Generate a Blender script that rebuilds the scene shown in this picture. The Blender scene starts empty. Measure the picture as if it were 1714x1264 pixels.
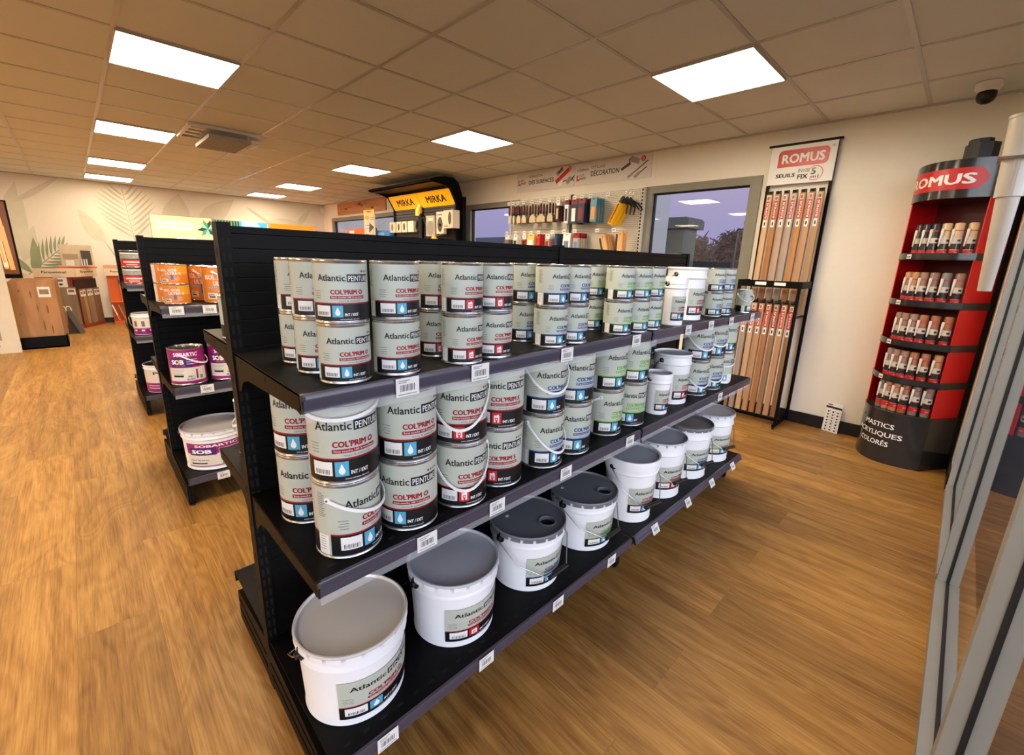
import bpy, math, random
from mathutils import Vector, Matrix
R = math.radians
random.seed(7)
SC = bpy.context.scene
COL = SC.collection

# ---------------------------------------------------------------- camera
cam_d = bpy.data.cameras.new('camera'); cam = bpy.data.objects.new('camera', cam_d); COL.objects.link(cam)
cam_d.sensor_fit = 'HORIZONTAL'; cam_d.sensor_width = 36.0; cam_d.lens = 731.895*36/1714
cam_d.shift_x = (857-855.2)/1714; cam_d.shift_y = (614.03-632)/1714
cam_d.clip_start = .02; cam_d.clip_end = 300
cam.matrix_world = Matrix.Translation((1.6155, -2.7340, 1.3566)) @ Matrix.Rotation(.79169, 4, 'Z') @ Matrix.Rotation(math.pi/2-.23983, 4, 'X') @ Matrix.Rotation(.02953, 4, 'Z')
SC.camera = cam

# ---------------------------------------------------------------- world: dusk sky
W = bpy.data.worlds.new('dusk_sky'); SC.world = W; W.use_nodes = True
nt = W.node_tree; nt.nodes.clear()
wo = nt.nodes.new('ShaderNodeOutputWorld'); wb = nt.nodes.new('ShaderNodeBackground')
tc = nt.nodes.new('ShaderNodeTexCoord'); sx = nt.nodes.new('ShaderNodeSeparateXYZ'); cr = nt.nodes.new('ShaderNodeValToRGB')
nt.links.new(tc.outputs['Generated'], sx.inputs[0]); nt.links.new(sx.outputs['Z'], cr.inputs[0])
nt.links.new(cr.outputs[0], wb.inputs[0]); nt.links.new(wb.outputs[0], wo.inputs[0])
e = cr.color_ramp.elements
e[0].position = 0.0; e[0].color = (.42, .45, .86, 1)
e[1].position = .6; e[1].color = (.52, .56, .88, 1)
k = e.new(.08); k.color = (.56, .50, .86, 1)
k = e.new(.2); k.color = (.70, .60, .86, 1)
# the sky is brighter on the sunset side, in front of the shop (+x, -y)
gd = nt.nodes.new('ShaderNodeVectorMath'); gd.operation = 'DOT_PRODUCT'; gd.inputs[1].default_value = Vector((.86, -.50, .10)).normalized()
nt.links.new(tc.outputs['Generated'], gd.inputs[0])
mr = nt.nodes.new('ShaderNodeMapRange'); mr.interpolation_type = 'SMOOTHSTEP'; mr.inputs[1].default_value = .0; mr.inputs[2].default_value = .8
nt.links.new(gd.outputs['Value'], mr.inputs[0])
SKY, SUNSET_SKY = .64, 5.8
lo = nt.nodes.new('ShaderNodeMapRange'); lo.interpolation_type = 'SMOOTHSTEP'; lo.inputs[1].default_value = .62; lo.inputs[2].default_value = .06; nt.links.new(sx.outputs['Z'], lo.inputs[0])
gl = nt.nodes.new('ShaderNodeMath'); gl.operation = 'MULTIPLY'; nt.links.new(mr.outputs[0], gl.inputs[0]); nt.links.new(lo.outputs[0], gl.inputs[1])
st_ = nt.nodes.new('ShaderNodeMath'); st_.operation = 'MULTIPLY_ADD'; st_.inputs[1].default_value = SUNSET_SKY-SKY; st_.inputs[2].default_value = SKY; nt.links.new(gl.outputs[0], st_.inputs[0]); nt.links.new(st_.outputs[0], wb.inputs[1])
mxs = nt.nodes.new('ShaderNodeMix'); mxs.data_type = 'RGBA'; mxs.inputs[7].default_value = (.86, .90, 1.0, 1)
nt.links.new(gl.outputs[0], mxs.inputs[0]); nt.links.new(cr.outputs[0], mxs.inputs[6]); nt.links.new(mxs.outputs[2], wb.inputs[0])

SC.view_settings.view_transform = 'Standard'; SC.view_settings.look = 'None'
SC.view_settings.gamma = 1.0; SC.view_settings.use_curve_mapping = False
SC.view_settings.exposure = 0.13
PANEL_POWER = 37.0
PANEL_COLOR = (1.0, .80, .56)

# ---------------------------------------------------------------- materials
def lin(c):
    c /= 255.0
    return c/12.92 if c <= .04045 else ((c+.055)/1.055)**2.4
def rgb(r, g, b): return (lin(r), lin(g), lin(b), 1)
MATS = {}
def M(name, c, rough=.5, metal=0.0, noise=.06, nscale=12.0, bump=0.0, spec=.5, emit=0.0, coat=0.0):
    if name in MATS: return MATS[name]
    m = bpy.data.materials.new(name); m.use_nodes = True; t = m.node_tree
    b = t.nodes['Principled BSDF']
    b.inputs['Roughness'].default_value = rough; b.inputs['Metallic'].default_value = metal
    b.inputs['Specular IOR Level'].default_value = spec; b.inputs['Coat Weight'].default_value = coat
    col = rgb(*c)
    tcn = t.nodes.new('ShaderNodeTexCoord'); n = t.nodes.new('ShaderNodeTexNoise'); n.inputs['Scale'].default_value = nscale
    t.links.new(tcn.outputs['Object'], n.inputs['Vector'])
    mx = t.nodes.new('ShaderNodeMix'); mx.data_type = 'RGBA'
    mx.inputs[6].default_value = tuple(v*(1-noise) for v in col[:3])+(1,); mx.inputs[7].default_value = tuple(min(1, v*(1+noise)) for v in col[:3])+(1,)
    t.links.new(n.outputs[0], mx.inputs[0]); t.links.new(mx.outputs[2], b.inputs['Base Color'])
    if bump:
        bp = t.nodes.new('ShaderNodeBump'); bp.inputs['Strength'].default_value = bump; bp.inputs['Distance'].default_value = .002
        t.links.new(n.outputs[0], bp.inputs['Height']); t.links.new(bp.outputs[0], b.inputs['Normal'])
    if emit:
        t.links.new(mx.outputs[2], b.inputs['Emission Color']); b.inputs['Emission Strength'].default_value = emit
    MATS[name] = m; return m
def wood(name, c1, c2, axis='z', scale=1.0, rough=.5):
    if name in MATS: return MATS[name]
    m = bpy.data.materials.new(name); m.use_nodes = True; t = m.node_tree; b = t.nodes['Principled BSDF']; b.inputs['Roughness'].default_value = rough
    tcn = t.nodes.new('ShaderNodeTexCoord'); mp = t.nodes.new('ShaderNodeMapping'); n = t.nodes.new('ShaderNodeTexNoise')
    s = {'x': (1.2, 22, 22), 'y': (22, 1.2, 22), 'z': (22, 22, 1.2)}[axis]
    mp.inputs['Scale'].default_value = tuple(v*scale for v in s); n.inputs['Scale'].default_value = 1.0; n.inputs['Detail'].default_value = 5
    n.inputs['Distortion'].default_value = .6
    r = t.nodes.new('ShaderNodeValToRGB'); r.color_ramp.elements[0].position = .3; r.color_ramp.elements[1].position = .7
    r.color_ramp.elements[0].color = rgb(*c1); r.color_ramp.elements[1].color = rgb(*c2)
    t.links.new(tcn.outputs['Object'], mp.inputs[0]); t.links.new(mp.outputs[0], n.inputs['Vector']); t.links.new(n.outputs[0], r.inputs[0]); t.links.new(r.outputs[0], b.inputs['Base Color'])
    MATS[name] = m; return m
def glass_mat(name, tint=(.94, .97, .96), ior=1.65):
    if name in MATS: return MATS[name]
    m = bpy.data.materials.new(name); m.use_nodes = True; t = m.node_tree; t.nodes.clear()
    o = t.nodes.new('ShaderNodeOutputMaterial'); mix = t.nodes.new('ShaderNodeMixShader'); tr = t.nodes.new('ShaderNodeBsdfTransparent'); g = t.nodes.new('ShaderNodeBsdfGlossy')
    f = t.nodes.new('ShaderNodeFresnel'); f.inputs['IOR'].default_value = ior; g.inputs['Roughness'].default_value = .0; tr.inputs[0].default_value = tint+(1,)
    ge = t.nodes.new('ShaderNodeNewGeometry'); ma = t.nodes.new('ShaderNodeMath'); ma.operation = 'MULTIPLY_ADD'; ma.inputs[1].default_value = 1/ior-ior; ma.inputs[2].default_value = ior
    t.links.new(ge.outputs['Backfacing'], ma.inputs[0]); t.links.new(ma.outputs[0], f.inputs['IOR'])
    t.links.new(f.outputs[0], mix.inputs[0]); t.links.new(tr.outputs[0], mix.inputs[1]); t.links.new(g.outputs[0], mix.inputs[2]); t.links.new(mix.outputs[0], o.inputs[0])
    MATS[name] = m; return m
def clear_plastic(name, alpha=.25, c=(230, 230, 235)):
    m = M(name, c, .15, noise=.02); m.node_tree.nodes['Principled BSDF'].inputs['Alpha'].default_value = alpha; return m

# ---------------------------------------------------------------- mesh builder
TXT = {}
def text2d(s, bold=0.0):
    key = (s, bold)
    if key in TXT: return TXT[key]
    cu = bpy.data.curves.new('lettering', 'FONT'); cu.body = s; cu.resolution_u = 2; cu.fill_mode = 'FRONT'
    o = bpy.data.objects.new('lettering', cu); COL.objects.link(o)
    dg = bpy.context.evaluated_depsgraph_get(); dg.update()
    me = o.evaluated_get(dg).to_mesh()
    vs = [(v.co.x, v.co.y) for v in me.vertices]; fs = [tuple(p.vertices) for p in me.polygons]
    o.evaluated_get(dg).to_mesh_clear()
    bpy.data.objects.remove(o); bpy.data.curves.remove(cu)
    if bold:   # heavier strokes: the same lettering doubled with a hair's shift
        n = len(vs); sh = [(-bold, -bold*.5), (bold, -bold*.5), (bold, bold*.5), (-bold, bold*.5)]
        vs = [(x+a, y+b) for a, b in sh for x, y in vs]; fs = [tuple(i+k*n for i in f) for k in range(4) for f in fs]
    xs = [v[0] for v in vs]
    x0, x1 = min(xs), max(xs)
    TXT[key] = ([(v[0]-x0, v[1]) for v in vs], fs, x1-x0)
    return TXT[key]
CAP = .729
class MB:
    def __init__(s): s.v = []; s.f = []; s.mi = []; s.mats = []
    def m(s, mat):
        if mat not in s.mats: s.mats.append(mat)
        return s.mats.index(mat)
    def add(s, vs, fs, mat):
        b = len(s.v); s.v += [tuple(v) for v in vs]; k = s.m(mat)
        for f in fs: s.f.append(tuple(i+b for i in f)); s.mi.append(k)
    def box(s, x0, x1, y0, y1, z0, z1, mat):
        if x0 > x1: x0, x1 = x1, x0
        if y0 > y1: y0, y1 = y1, y0
        if z0 > z1: z0, z1 = z1, z0
        vs = [(x, y, z) for z in (z0, z1) for y in (y0, y1) for x in (x0, x1)]
        s.add(vs, [(0, 2, 3, 1), (4, 5, 7, 6), (0, 1, 5, 4), (2, 6, 7, 3), (0, 4, 6, 2), (1, 3, 7, 5)], mat)
    def obox(s, c, ax, ay, az, hx, hy, hz, mat):
        c = Vector(c); ax = Vector(ax).normalized(); ay = Vector(ay).normalized(); az = Vector(az).normalized()
        vs = [c+ax*(sx*hx)+ay*(sy*hy)+az*(sz*hz) for sz in (-1, 1) for sy in (-1, 1) for sx in (-1, 1)]
        s.add(vs, [(0, 2, 3, 1), (4, 5, 7, 6), (0, 1, 5, 4), (2, 6, 7, 3), (0, 4, 6, 2), (1, 3, 7, 5)], mat)
    def lathe(s, prof, mat, n=40, c=(0, 0, 0), closed_ends=True):
        vs = []; fs = []
        for r, z in prof:
            for i in range(n):
                a = 2*math.pi*i/n; vs.append((c[0]+r*math.cos(a), c[1]+r*math.sin(a), c[2]+z))
        for j in range(len(prof)-1):
            for i in range(n):
                k = (i+1) % n; fs.append((j*n+i, j*n+k, (j+1)*n+k, (j+1)*n+i))
        if closed_ends:
            fs.append(tuple(range(n-1, -1, -1))); fs.append(tuple((len(prof)-1)*n+i for i in range(n)))
        s.add(vs, fs, mat)
    def tube(s, path, r, mat, n=8, cap=True):
        P = [Vector(p) for p in path]; rr = r if isinstance(r, (list, tuple)) else [r]*len(P)
        vs = []; fs = []; prev = None
        for i, p in enumerate(P):
            t = ((P[min(i+1, len(P)-1)]-P[max(i-1, 0)])).normalized()
            if prev is None:
                u = t.orthogonal().normalized()
            else:
                u = (prev-t*prev.dot(t)); u = u.normalized() if u.length > 1e-6 else t.orthogonal().normalized()
            prev = u; w = t.cross(u)
            for k in range(n):
                a = 2*math.pi*k/n; vs.append(p+(u*math.cos(a)+w*math.sin(a))*rr[i])
        for i in range(len(P)-1):
            for k in range(n):
                q = (k+1) % n; fs.append((i*n+k, i*n+q, (i+1)*n+q, (i+1)*n+k))
        if cap: fs.append(tuple(range(n-1, -1, -1))); fs.append(tuple((len(P)-1)*n+k for k in range(n)))
        s.add(vs, fs, mat)
    def ribbon(s, path, ups, w, t, mat):
        """flat strip: path points, 'ups' the width direction at each point"""
        vs = []; fs = []; P = [Vector(p) for p in path]
        for i, p in enumerate(P):
            tg = (P[min(i+1, len(P)-1)]-P[max(i-1, 0)]).normalized(); u = Vector(ups[i]).normalized(); nn = tg.cross(u).normalized()
            for su, sn in ((-1, -1), (1, -1), (1, 1), (-1, 1)): vs.append(p+u*(su*w/2)+nn*(sn*t/2))
        for i in range(len(P)-1):
            for k in range(4):
                q = (k+1) % 4; fs.append((i*4+k, i*4+q, (i+1)*4+q, (i+1)*4+k))
        fs.append((3, 2, 1, 0)); b = (len(P)-1)*4; fs.append((b, b+1, b+2, b+3))
        s.add(vs, fs, mat)
    def prism(s, pts, h0, h1, mat, axis='z'):
        """closed 2D outline extruded along axis"""
        def q(a, b, h): return {'z': (a, b, h), 'x': (h, a, b), 'y': (a, h, b)}[axis]
        n = len(pts); vs = [q(a, b, h0) for a, b in pts]+[q(a, b, h1) for a, b in pts]
        fs = [tuple(range(n-1, -1, -1)), tuple(range(n, 2*n))]+[(i, (i+1) % n, n+(i+1) % n, n+i) for i in range(n)]
        s.add(vs, fs, mat)
    def poly(s, pts, mat): s.add(pts, [tuple(range(len(pts)))], mat)
    def text(s, txt, fn, x0, x1, y0, cap, mat, bold=0.0, fit=True):
        """lettering mapped through fn(x, y); x0..x1 span, baseline y0, cap height"""
        vs, fs, w = text2d(txt, bold); sy = cap/CAP; sxx = (x1-x0)/w if fit else sy
        out = []; n = len(vs)//(4 if bold else 1); d = 1e-3*max(abs(x1-x0), 1e-6)
        for i, (a, b) in enumerate(vs):
            x, y = x0+a*sxx, y0+b*sy; p = Vector(fn(x, y)); k = i//n
            if k: nn = (Vector(fn(x+d, y))-p).cross(Vector(fn(x, y+d))-p); p = p+nn.normalized()*(4e-5*k)
            out.append(p)
        s.add(out, fs, mat)
    def build(s, name, parent=None, loc=None, angle=35):
        me = bpy.data.meshes.new(name); me.from_pydata(s.v, [], s.f); me.polygons.foreach_set('material_index', s.mi)
        for mt in s.mats: me.materials.append(mt)
        me.polygons.foreach_set('use_smooth', [True]*len(me.polygons)); me.set_sharp_from_angle(angle=R(angle)); me.update()
        o = bpy.data.objects.new(name, me); COL.objects.link(o)
        if parent: o.parent = parent
        if loc: o.location = loc
        return o
def tag(o, label, cat, group=None, kind=None):
    o['label'] = label; o['category'] = cat
    if group: o['group'] = group
    if kind: o['kind'] = kind
    return o
def empty(name, label, cat, loc=(0, 0, 0), rz=0.0, group=None):
    o = bpy.data.objects.new(name, None); COL.objects.link(o); o.location = loc; o.rotation_euler = (0, 0, rz); o.empty_display_size = .05
    return tag(o, label, cat, group)
def struct(mb, name, **k):
    o = mb.build(name, **k)
    if o.parent is None: o['kind'] = 'structure'
    return o
KIDS = {}
def dup(root, loc, rz, label, group=None):
    r = root.copy(); COL.objects.link(r); r.location = loc; r.rotation_euler = (0, 0, rz); r['label'] = label
    if group: r['group'] = group
    for ch in list(root.children):
        c = ch.copy(); COL.objects.link(c); c.parent = r
        for g in list(ch.children):
            d = g.copy(); COL.objects.link(d); d.parent = c
    return r
def plane_fn(o, u, v):
    o = Vector(o); u = Vector(u); v = Vector(v)
    return lambda x, y: tuple(o+u*x+v*y)

# ---------------------------------------------------------------- palette
WALL = M('wall_paint', (236, 230, 216), .7, noise=.02, nscale=30, bump=.05)
TILE = M('ceiling_tile', (226, 228, 222), .9, noise=.03, nscale=120, bump=.1)
TBAR = M('ceiling_grid_metal', (196, 192, 184), .32)
BLACK = M('black_powder_coat', (9, 9, 9), .5, noise=.1, nscale=40, spec=.12)
BLACKM = M('black_plastic', (12, 12, 13), .45)
SLOT = M('dark_slot', (4, 4, 4), .9)
RAIL = M('price_rail_grey', (72, 67, 78), .18, noise=.04)
CLEAR = clear_plastic('clear_strip', .16)
WHITE = M('white_print', (238, 238, 236), .5, noise=.02)
PAPER = M('paper_white', (232, 230, 226), .6, noise=.02)
INK = M('ink_black', (8, 8, 10), .45)
INKG = M('ink_grey', (105, 112, 108), .5)
SAGE = M('label_sage', (186, 192, 178), .38, noise=.015)
RED = M('label_red', (150, 18, 34), .4)
REDJ = M('label_icon_red', (206, 36, 44), .4)
CYAN = M('label_cyan', (84, 168, 200), .4)
BLUE = M('label_blue', (30, 68, 138), .4)
GREEN = M('label_green', (104, 172, 44), .4)
LIME = M('label_lime', (190, 205, 50), .4)
TIN = M('tin_metal', (205, 205, 202), .22, .9, noise=.04)
PAILW = M('pail_white', (238, 239, 240), .28, noise=.015)
LIDG = M('lid_grey', (186, 190, 196), .38, noise=.03)
LIDD = M('lid_dark', (108, 112, 118), .38, noise=.03)
LIDW = M('lid_tin', (226, 224, 218), .12, .25, noise=.03)
PLAST = M('white_plastic', (243, 243, 242), .35, noise=.015)
WIRE = M('steel_wire', (170, 172, 174), .25, 1.0)
ALU = M('aluminium_frame', (150, 150, 142), .4, .2)
WFRAME = M('window_frame_grey', (128, 126, 114), .45)
GASK = M('black_gasket', (14, 14, 15), .6)
GLASS = glass_mat('window_glass')
SKIRT = M('skirting_black', (12, 11, 11), .5)
ROM = M('sign_red', (196, 30, 34), .35)
DARKRED = M('display_red', (208, 18, 22), .35)
CHAR = M('charcoal_print', (46, 44, 44), .14)
# ================================================================= SETTING
WX0, WX1, WY0, WY1, H = -9.5, 1.80, -7.6, 1.75, 2.5
def floor_material():
    m = bpy.data.materials.new('oak_plank_floor'); m.use_nodes = True; t = m.node_tree; b = t.nodes['Principled BSDF']; N = t.nodes.new; L = t.links.new
    tcn = N('ShaderNodeTexCoord'); off = N('ShaderNodeMapping'); off.inputs['Location'].default_value = (.35, .006, 0); L(tcn.outputs['Object'], off.inputs[0])
    br = N('ShaderNodeTexBrick')
    br.inputs['Scale'].default_value = 1; br.inputs['Brick Width'].default_value = 1.5; br.inputs['Row Height'].default_value = .224; br.inputs['Mortar Size'].default_value = .0007
    br.inputs['Mortar Smooth'].default_value = .3; br.offset = .37; br.inputs['Color1'].default_value = (0, 0, 0, 1); br.inputs['Color2'].default_value = (1, 1, 1, 1); br.inputs['Mortar'].default_value = (.5, .5, .5, 1)
    L(off.outputs[0], br.inputs['Vector'])
    ad = N('ShaderNodeVectorMath'); ad.operation = 'ADD'; sc = N('ShaderNodeVectorMath'); sc.operation = 'SCALE'; sc.inputs['Scale'].default_value = 23.0   # grain, shifted plank by plank
    L(br.outputs['Color'], sc.inputs[0]); L(tcn.outputs['Object'], ad.inputs[0]); L(sc.outputs[0], ad.inputs[1])
    def noise(scale, s, d, dist, rough=.6):
        mp = N('ShaderNodeMapping'); mp.inputs['Scale'].default_value = scale; L(ad.outputs[0], mp.inputs[0]); n = N('ShaderNodeTexNoise'); n.inputs['Scale'].default_value = s; n.inputs['Detail'].default_value = d; n.inputs['Roughness'].default_value = rough; n.inputs['Distortion'].default_value = dist; L(mp.outputs[0], n.inputs['Vector']); return n
    med = noise((.9, 9, 1), 1.5, 3, .6); fine = noise((5, 150, 1), 1.0, 4, .3, .7); pore = noise((9, 260, 1), 1.0, 2, 0)
    # cathedral rings: bands of a stretched, warped noise
    rn = noise((.8, 3.4, 1), 1.4, 2, .8); rm = N('ShaderNodeMath'); rm.operation = 'MULTIPLY'; rm.inputs[1].default_value = 60; L(rn.outputs[0], rm.inputs[0]); rs = N('ShaderNodeMath'); rs.operation = 'SINE'; L(rm.outputs[0], rs.inputs[0])
    def ma(src, k, add): q = N('ShaderNodeMath'); q.operation = 'MULTIPLY_ADD'; q.inputs[1].default_value = k; L(src, q.inputs[0]); (L(add, q.inputs[2]) if not isinstance(add, float) else setattr(q.inputs[2], 'default_value', add)); return q.outputs[0]
    v = ma(med.outputs[0], .42, .06); v = ma(fine.outputs[0], .48, v); v = ma(rs.outputs[0], .03, v)
    r1 = N('ShaderNodeValToRGB'); e = r1.color_ramp.elements; e[0].position = .34; e[1].position = .68; e[0].color = rgb(112, 76, 34); e[1].color = rgb(192, 150, 84); k = e.new(.5); k.color = rgb(160, 116, 58); L(v, r1.inputs[0])
    hv = N('ShaderNodeHueSaturation'); L(r1.outputs[0], hv.inputs['Color'])
    vr = N('ShaderNodeMapRange'); vr.inputs[3].default_value = .78; vr.inputs[4].default_value = 1.14; L(br.outputs['Color'], vr.inputs[0])
    pr = N('ShaderNodeMapRange'); pr.inputs[1].default_value = .60; pr.inputs[2].default_value = .72; pr.inputs[3].default_value = 1.0; pr.inputs[4].default_value = .78; L(pore.outputs[0], pr.inputs[0])
    mu = N('ShaderNodeMath'); mu.operation = 'MULTIPLY'; L(vr.outputs[0], mu.inputs[0]); L(pr.outputs[0], mu.inputs[1]); L(mu.outputs[0], hv.inputs['Value'])
    mx = N('ShaderNodeMix'); mx.data_type = 'RGBA'; mx.inputs[7].default_value = rgb(92, 60, 30); L(hv.outputs[0], mx.inputs[6])
    fm = N('ShaderNodeMath'); fm.operation = 'MULTIPLY'; fm.inputs[1].default_value = .5; L(br.outputs['Fac'], fm.inputs[0]); L(fm.outputs[0], mx.inputs[0]); L(mx.outputs[2], b.inputs['Base Color'])
    b.inputs['Roughness'].default_value = .45; b.inputs['Specular IOR Level'].default_value = .35
    bp = N('ShaderNodeBump'); bp.inputs['Strength'].default_value = .15; bp.inputs['Distance'].default_value = .001; L(fine.outputs[0], bp.inputs['Height']); L(bp.outputs[0], b.inputs['Normal'])
    return m
FLOOR = floor_material()
mb = MB(); mb.box(WX0-.2, 1.90, WY0-.2, WY1+.2, -.12, 0, FLOOR); struct(mb, 'floor')
mb = MB(); mb.box(WX0-.2, WX1+.15, WY0-.2, WY1+.2, H, H+.1, TILE); ceil = struct(mb, 'ceiling')
# ceiling grid (T bars), a part of the ceiling
mb = MB()
for i in range(-15, 4):
    if .6*i < WX1: mb.box(.6*i-.012, .6*i+.012, WY0, WY1, H-.004, H+.002, TBAR)
for j in range(-12, 3): mb.box(WX0, WX1, .6*j-.012, .6*j+.012, H-.0045, H+.002, TBAR)
mb.build('ceiling_grid', ceil)
mb = MB(); mb.box(WX0, WX1, WY1-.02, WY1, H-.012, H, TBAR); mb.box(WX0, WX0+.02, WY0, WY1, H-.012, H, TBAR); mb.build('edge_trim', ceil)

def holed_wall(mb, x0, x1, y0, y1, z0, z1, holes, mat):
    xs = sorted({x0, x1, *[h[0] for h in holes], *[h[1] for h in holes]})
    for a, b in zip(xs[:-1], xs[1:]):
        m = (a+b)/2; hs = [h for h in holes if h[0] < m < h[1]]
        if not hs: mb.box(a, b, y0, y1, z0, z1, mat)
        else: mb.box(a, b, y0, y1, z0, hs[0][2], mat); mb.box(a, b, y0, y1, hs[0][3], z1, mat)
WINS = [(-.955, .184, .95, 2.145), (-3.975, -2.835, .95, 2.15), (-8.975, -5.60, .95, 2.17)]
mb = MB(); holed_wall(mb, WX0-.2, WX1+.1, WY1, WY1+.16, 0, H, WINS, WALL); struct(mb, 'wall_back')
mb = MB(); mb.box(WX0-.16, WX0, WY0-.1, WY1, 0, H, WALL); wl = struct(mb, 'wall_left')
mb = MB(); mb.box(WX0-.16, WX1+.1, WY0-.16, WY0, 0, H, WALL); struct(mb, 'wall_front')
# short right wall, then the glazed shop front; lintel above the glass
mb = MB(); mb.box(1.775, 1.92, 1.09, WY1, 0, H, WALL); struct(mb, 'wall_right')
for i, (x0, x1, z0, z1) in enumerate(WINS):
    w = .095; mb = MB(); y0, y1 = WY1-.025, WY1+.07
    mb.box(x0, x0+w, y0, y1, z0, z1, WFRAME); mb.box(x1-w, x1, y0, y1, z0, z1, WFRAME); mb.box(x0+w, x1-w, y0, y1, z1-w*.75, z1, WFRAME); mb.box(x0+w, x1-w, y0, y1, z0, z0+w*.75, WFRAME)
    for a, b in ((x0+w, x0+w+.012), (x1-w-.012, x1-w)): mb.box(a, b, WY1+.01, WY1+.05, z0+w*.75, z1-w*.75, GASK)
    mb.box(x0+w, x1-w, WY1+.01, WY1+.05, z1-w*.75-.012, z1-w*.75, GASK)
    fr = struct(mb, 'window_%d' % (i+1))
    mb = MB(); yy = WY1+.03
    mb.poly([(x0+w, yy, z0+.07), (x1-w, yy, z0+.07), (x1-w, yy, z1-.07), (x0+w, yy, z1-.07)], GLASS); mb.build('window_pane', fr)
mb = MB(); mb.box(-9.5, 1.775, WY1-.014, WY1, 0, .105, SKIRT); struct(mb, 'baseboard_back')
mb = MB(); mb.box(WX0, WX0+.014, WY0, WY1-.014, 0, .09, SKIRT); struct(mb, 'baseboard_left')
mb = MB(); mb.box(1.763, 1.775, 1.08, WY1-.014, 0, .105, SKIRT); struct(mb, 'baseboard_right')

# glazed shop front along x = 1.80
mb = MB()
PY = [1.04, -.215, -1.47, -2.725, -3.98, -5.235, -6.49, -7.5]
for k, y in enumerate(PY):
    w = .05
    mb.box(1.770, 1.7985, y, y+w, 0, 2.36, ALU); mb.box(1.8015+.008, 1.840, y, y+w, 0, 2.36, ALU); mb.box(1.7985, 1.8095, y-.003, y+w+.003, 0, 2.36, GASK)
fa = struct(mb, 'window_4')
mb = MB()
for a, b in zip(PY[1:], PY[:-1]):
    for z0, z1 in ((0, .045), (2.30, 2.36)):
        mb.box(1.766, 1.7985, a+.05, b, z0, z1, ALU); mb.box(1.8095, 1.840, a+.05, b, z0, z1, ALU); mb.box(1.7985, 1.8095, a+.05, b, z0, z1+.004, GASK)
mb.build('window_rail', fa)
for a, b in zip(PY[1:], PY[:-1]):
    mb = MB(); mb.poly([(1.804, b, .045), (1.804, a+.05, .045), (1.804, a+.05, 2.30), (1.804, b, 2.30)], GLASS); mb.build('glass_pane', fa)
mb = MB(); mb.box(1.775, 1.92, WY0, 1.09, 2.36, H, WALL); struct(mb, 'trim_1')

# leaf print wallpaper on the left wall (printed mural, flat by nature)
LEAF1 = M('mural_pale_olive', (220, 213, 194), .7, noise=.1, nscale=6); LEAF2 = M('mural_green', (150, 160, 126), .7, noise=.25, nscale=5); LEAF3 = M('mural_line', (200, 194, 172), .7); LEAF4 = M('mural_pale_green', (218, 215, 194), .7, noise=.12, nscale=6)
LEAF5 = M('mural_beige', (218, 210, 192), .7, noise=.05)
def leaf(mb, p, d, L, w, mat, x, bend=0.0, n=12):
    d = Vector(d).normalized(); q = Vector((-d.y, d.x)); pts = []
    for sgn in (1, -1):
        rng = range(n+1) if sgn == 1 else range(n-1, 0, -1)
        for i in rng:
            t = i/n; wd = w*math.sin(math.pi*t**.8)*.5; c = Vector(p)+d*(L*t)+q*(bend*math.sin(math.pi*t*.5)*t); v = c+q*(sgn*wd); pts.append((x, v.x, v.y))
    mb.poly(pts, mat)
def frond(mb, p, tip, n, L, w, mat, x, ang=50, bow=0.0):
    p = Vector(p); tip = Vector(tip); d = (tip-p); dn = d.normalized(); q = Vector((-dn.y, dn.x))
    st = [p+d*t+q*(bow*math.sin(math.pi*t)) for t in [i/10 for i in range(11)]]
    for a, b in zip(st[:-1], st[1:]):
        o = q*.006; mb.poly([(x, *(a-o)), (x, *(b-o)), (x, *(b+o)), (x, *(a+o))], mat)
    for i in range(n):
        t = .12+.85*i/n; c = p+d*t+q*(bow*math.sin(math.pi*t)); l = L*(.55+.6*math.sin(math.pi*min(1, t+.15)))
        for sgn in (1, -1):
            a = R(ang)*sgn; dd = Vector((dn.x*math.cos(a)-dn.y*math.sin(a), dn.x*math.sin(a)+dn.y*math.cos(a))); leaf(mb, c, dd, l, w, mat, x+.0004*(i % 2), bend=-.06*sgn)
mx_ = WX0+.0015
mb = MB()
frond(mb, (-3.3, .88), (-2.75, 1.42), 9, .34, .035, LEAF2, mx_+.002)
leaf(mb, (-3.25, .9), (-.35, .55), .62, .12, LEAF2, mx_+.003, .1); leaf(mb, (-3.2, .9), (.08, .5), .6, .13, LEAF2, mx_+.0035, .05); leaf(mb, (-3.3, .85), (-.9, .3), .45, .1, LEAF4, mx_+.0042)
leaf(mb, (-3.32, 1.1), (.35, 1), .62, .2, LEAF4, mx_+.0012); leaf(mb, (-3.5, 1.05), (.28, 1), 1.15, .32, LEAF4, mx_+.0006)
leaf(mb, (-3.3, 2.05), (.9, .5), .75, .09, LEAF5, mx_+.001, .1); leaf(mb, (-3.45, 1.6), (.3, 1), .8, .2, LEAF1, mx_)
frond(mb, (-1.83, 1.45), (-1.9, 2.42), 9, .5, .035, LEAF3, mx_+.001, 55)
leaf(mb, (-2.25, 1.45), (-.42, .55), .62, .24, LEAF4, mx_+.002, -.1); leaf(mb, (-2.1, 1.1), (-.2, .45), .45, .03, LEAF3, mx_+.0026)
leaf(mb, (-2.1, .25), (.05, 1), .95, .5, LEAF2, mx_+.0005); leaf(mb, (-2.35, .1), (.25, .7), .8, .3, LEAF4, mx_+.0032)
leaf(mb, (-1.2, 1.7), (.2, 1), .75, .45, LEAF1, mx_+.0007); leaf(mb, (-.8, 1.85), (.6, .5), .9, .35, LEAF5, mx_+.0004)
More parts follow.
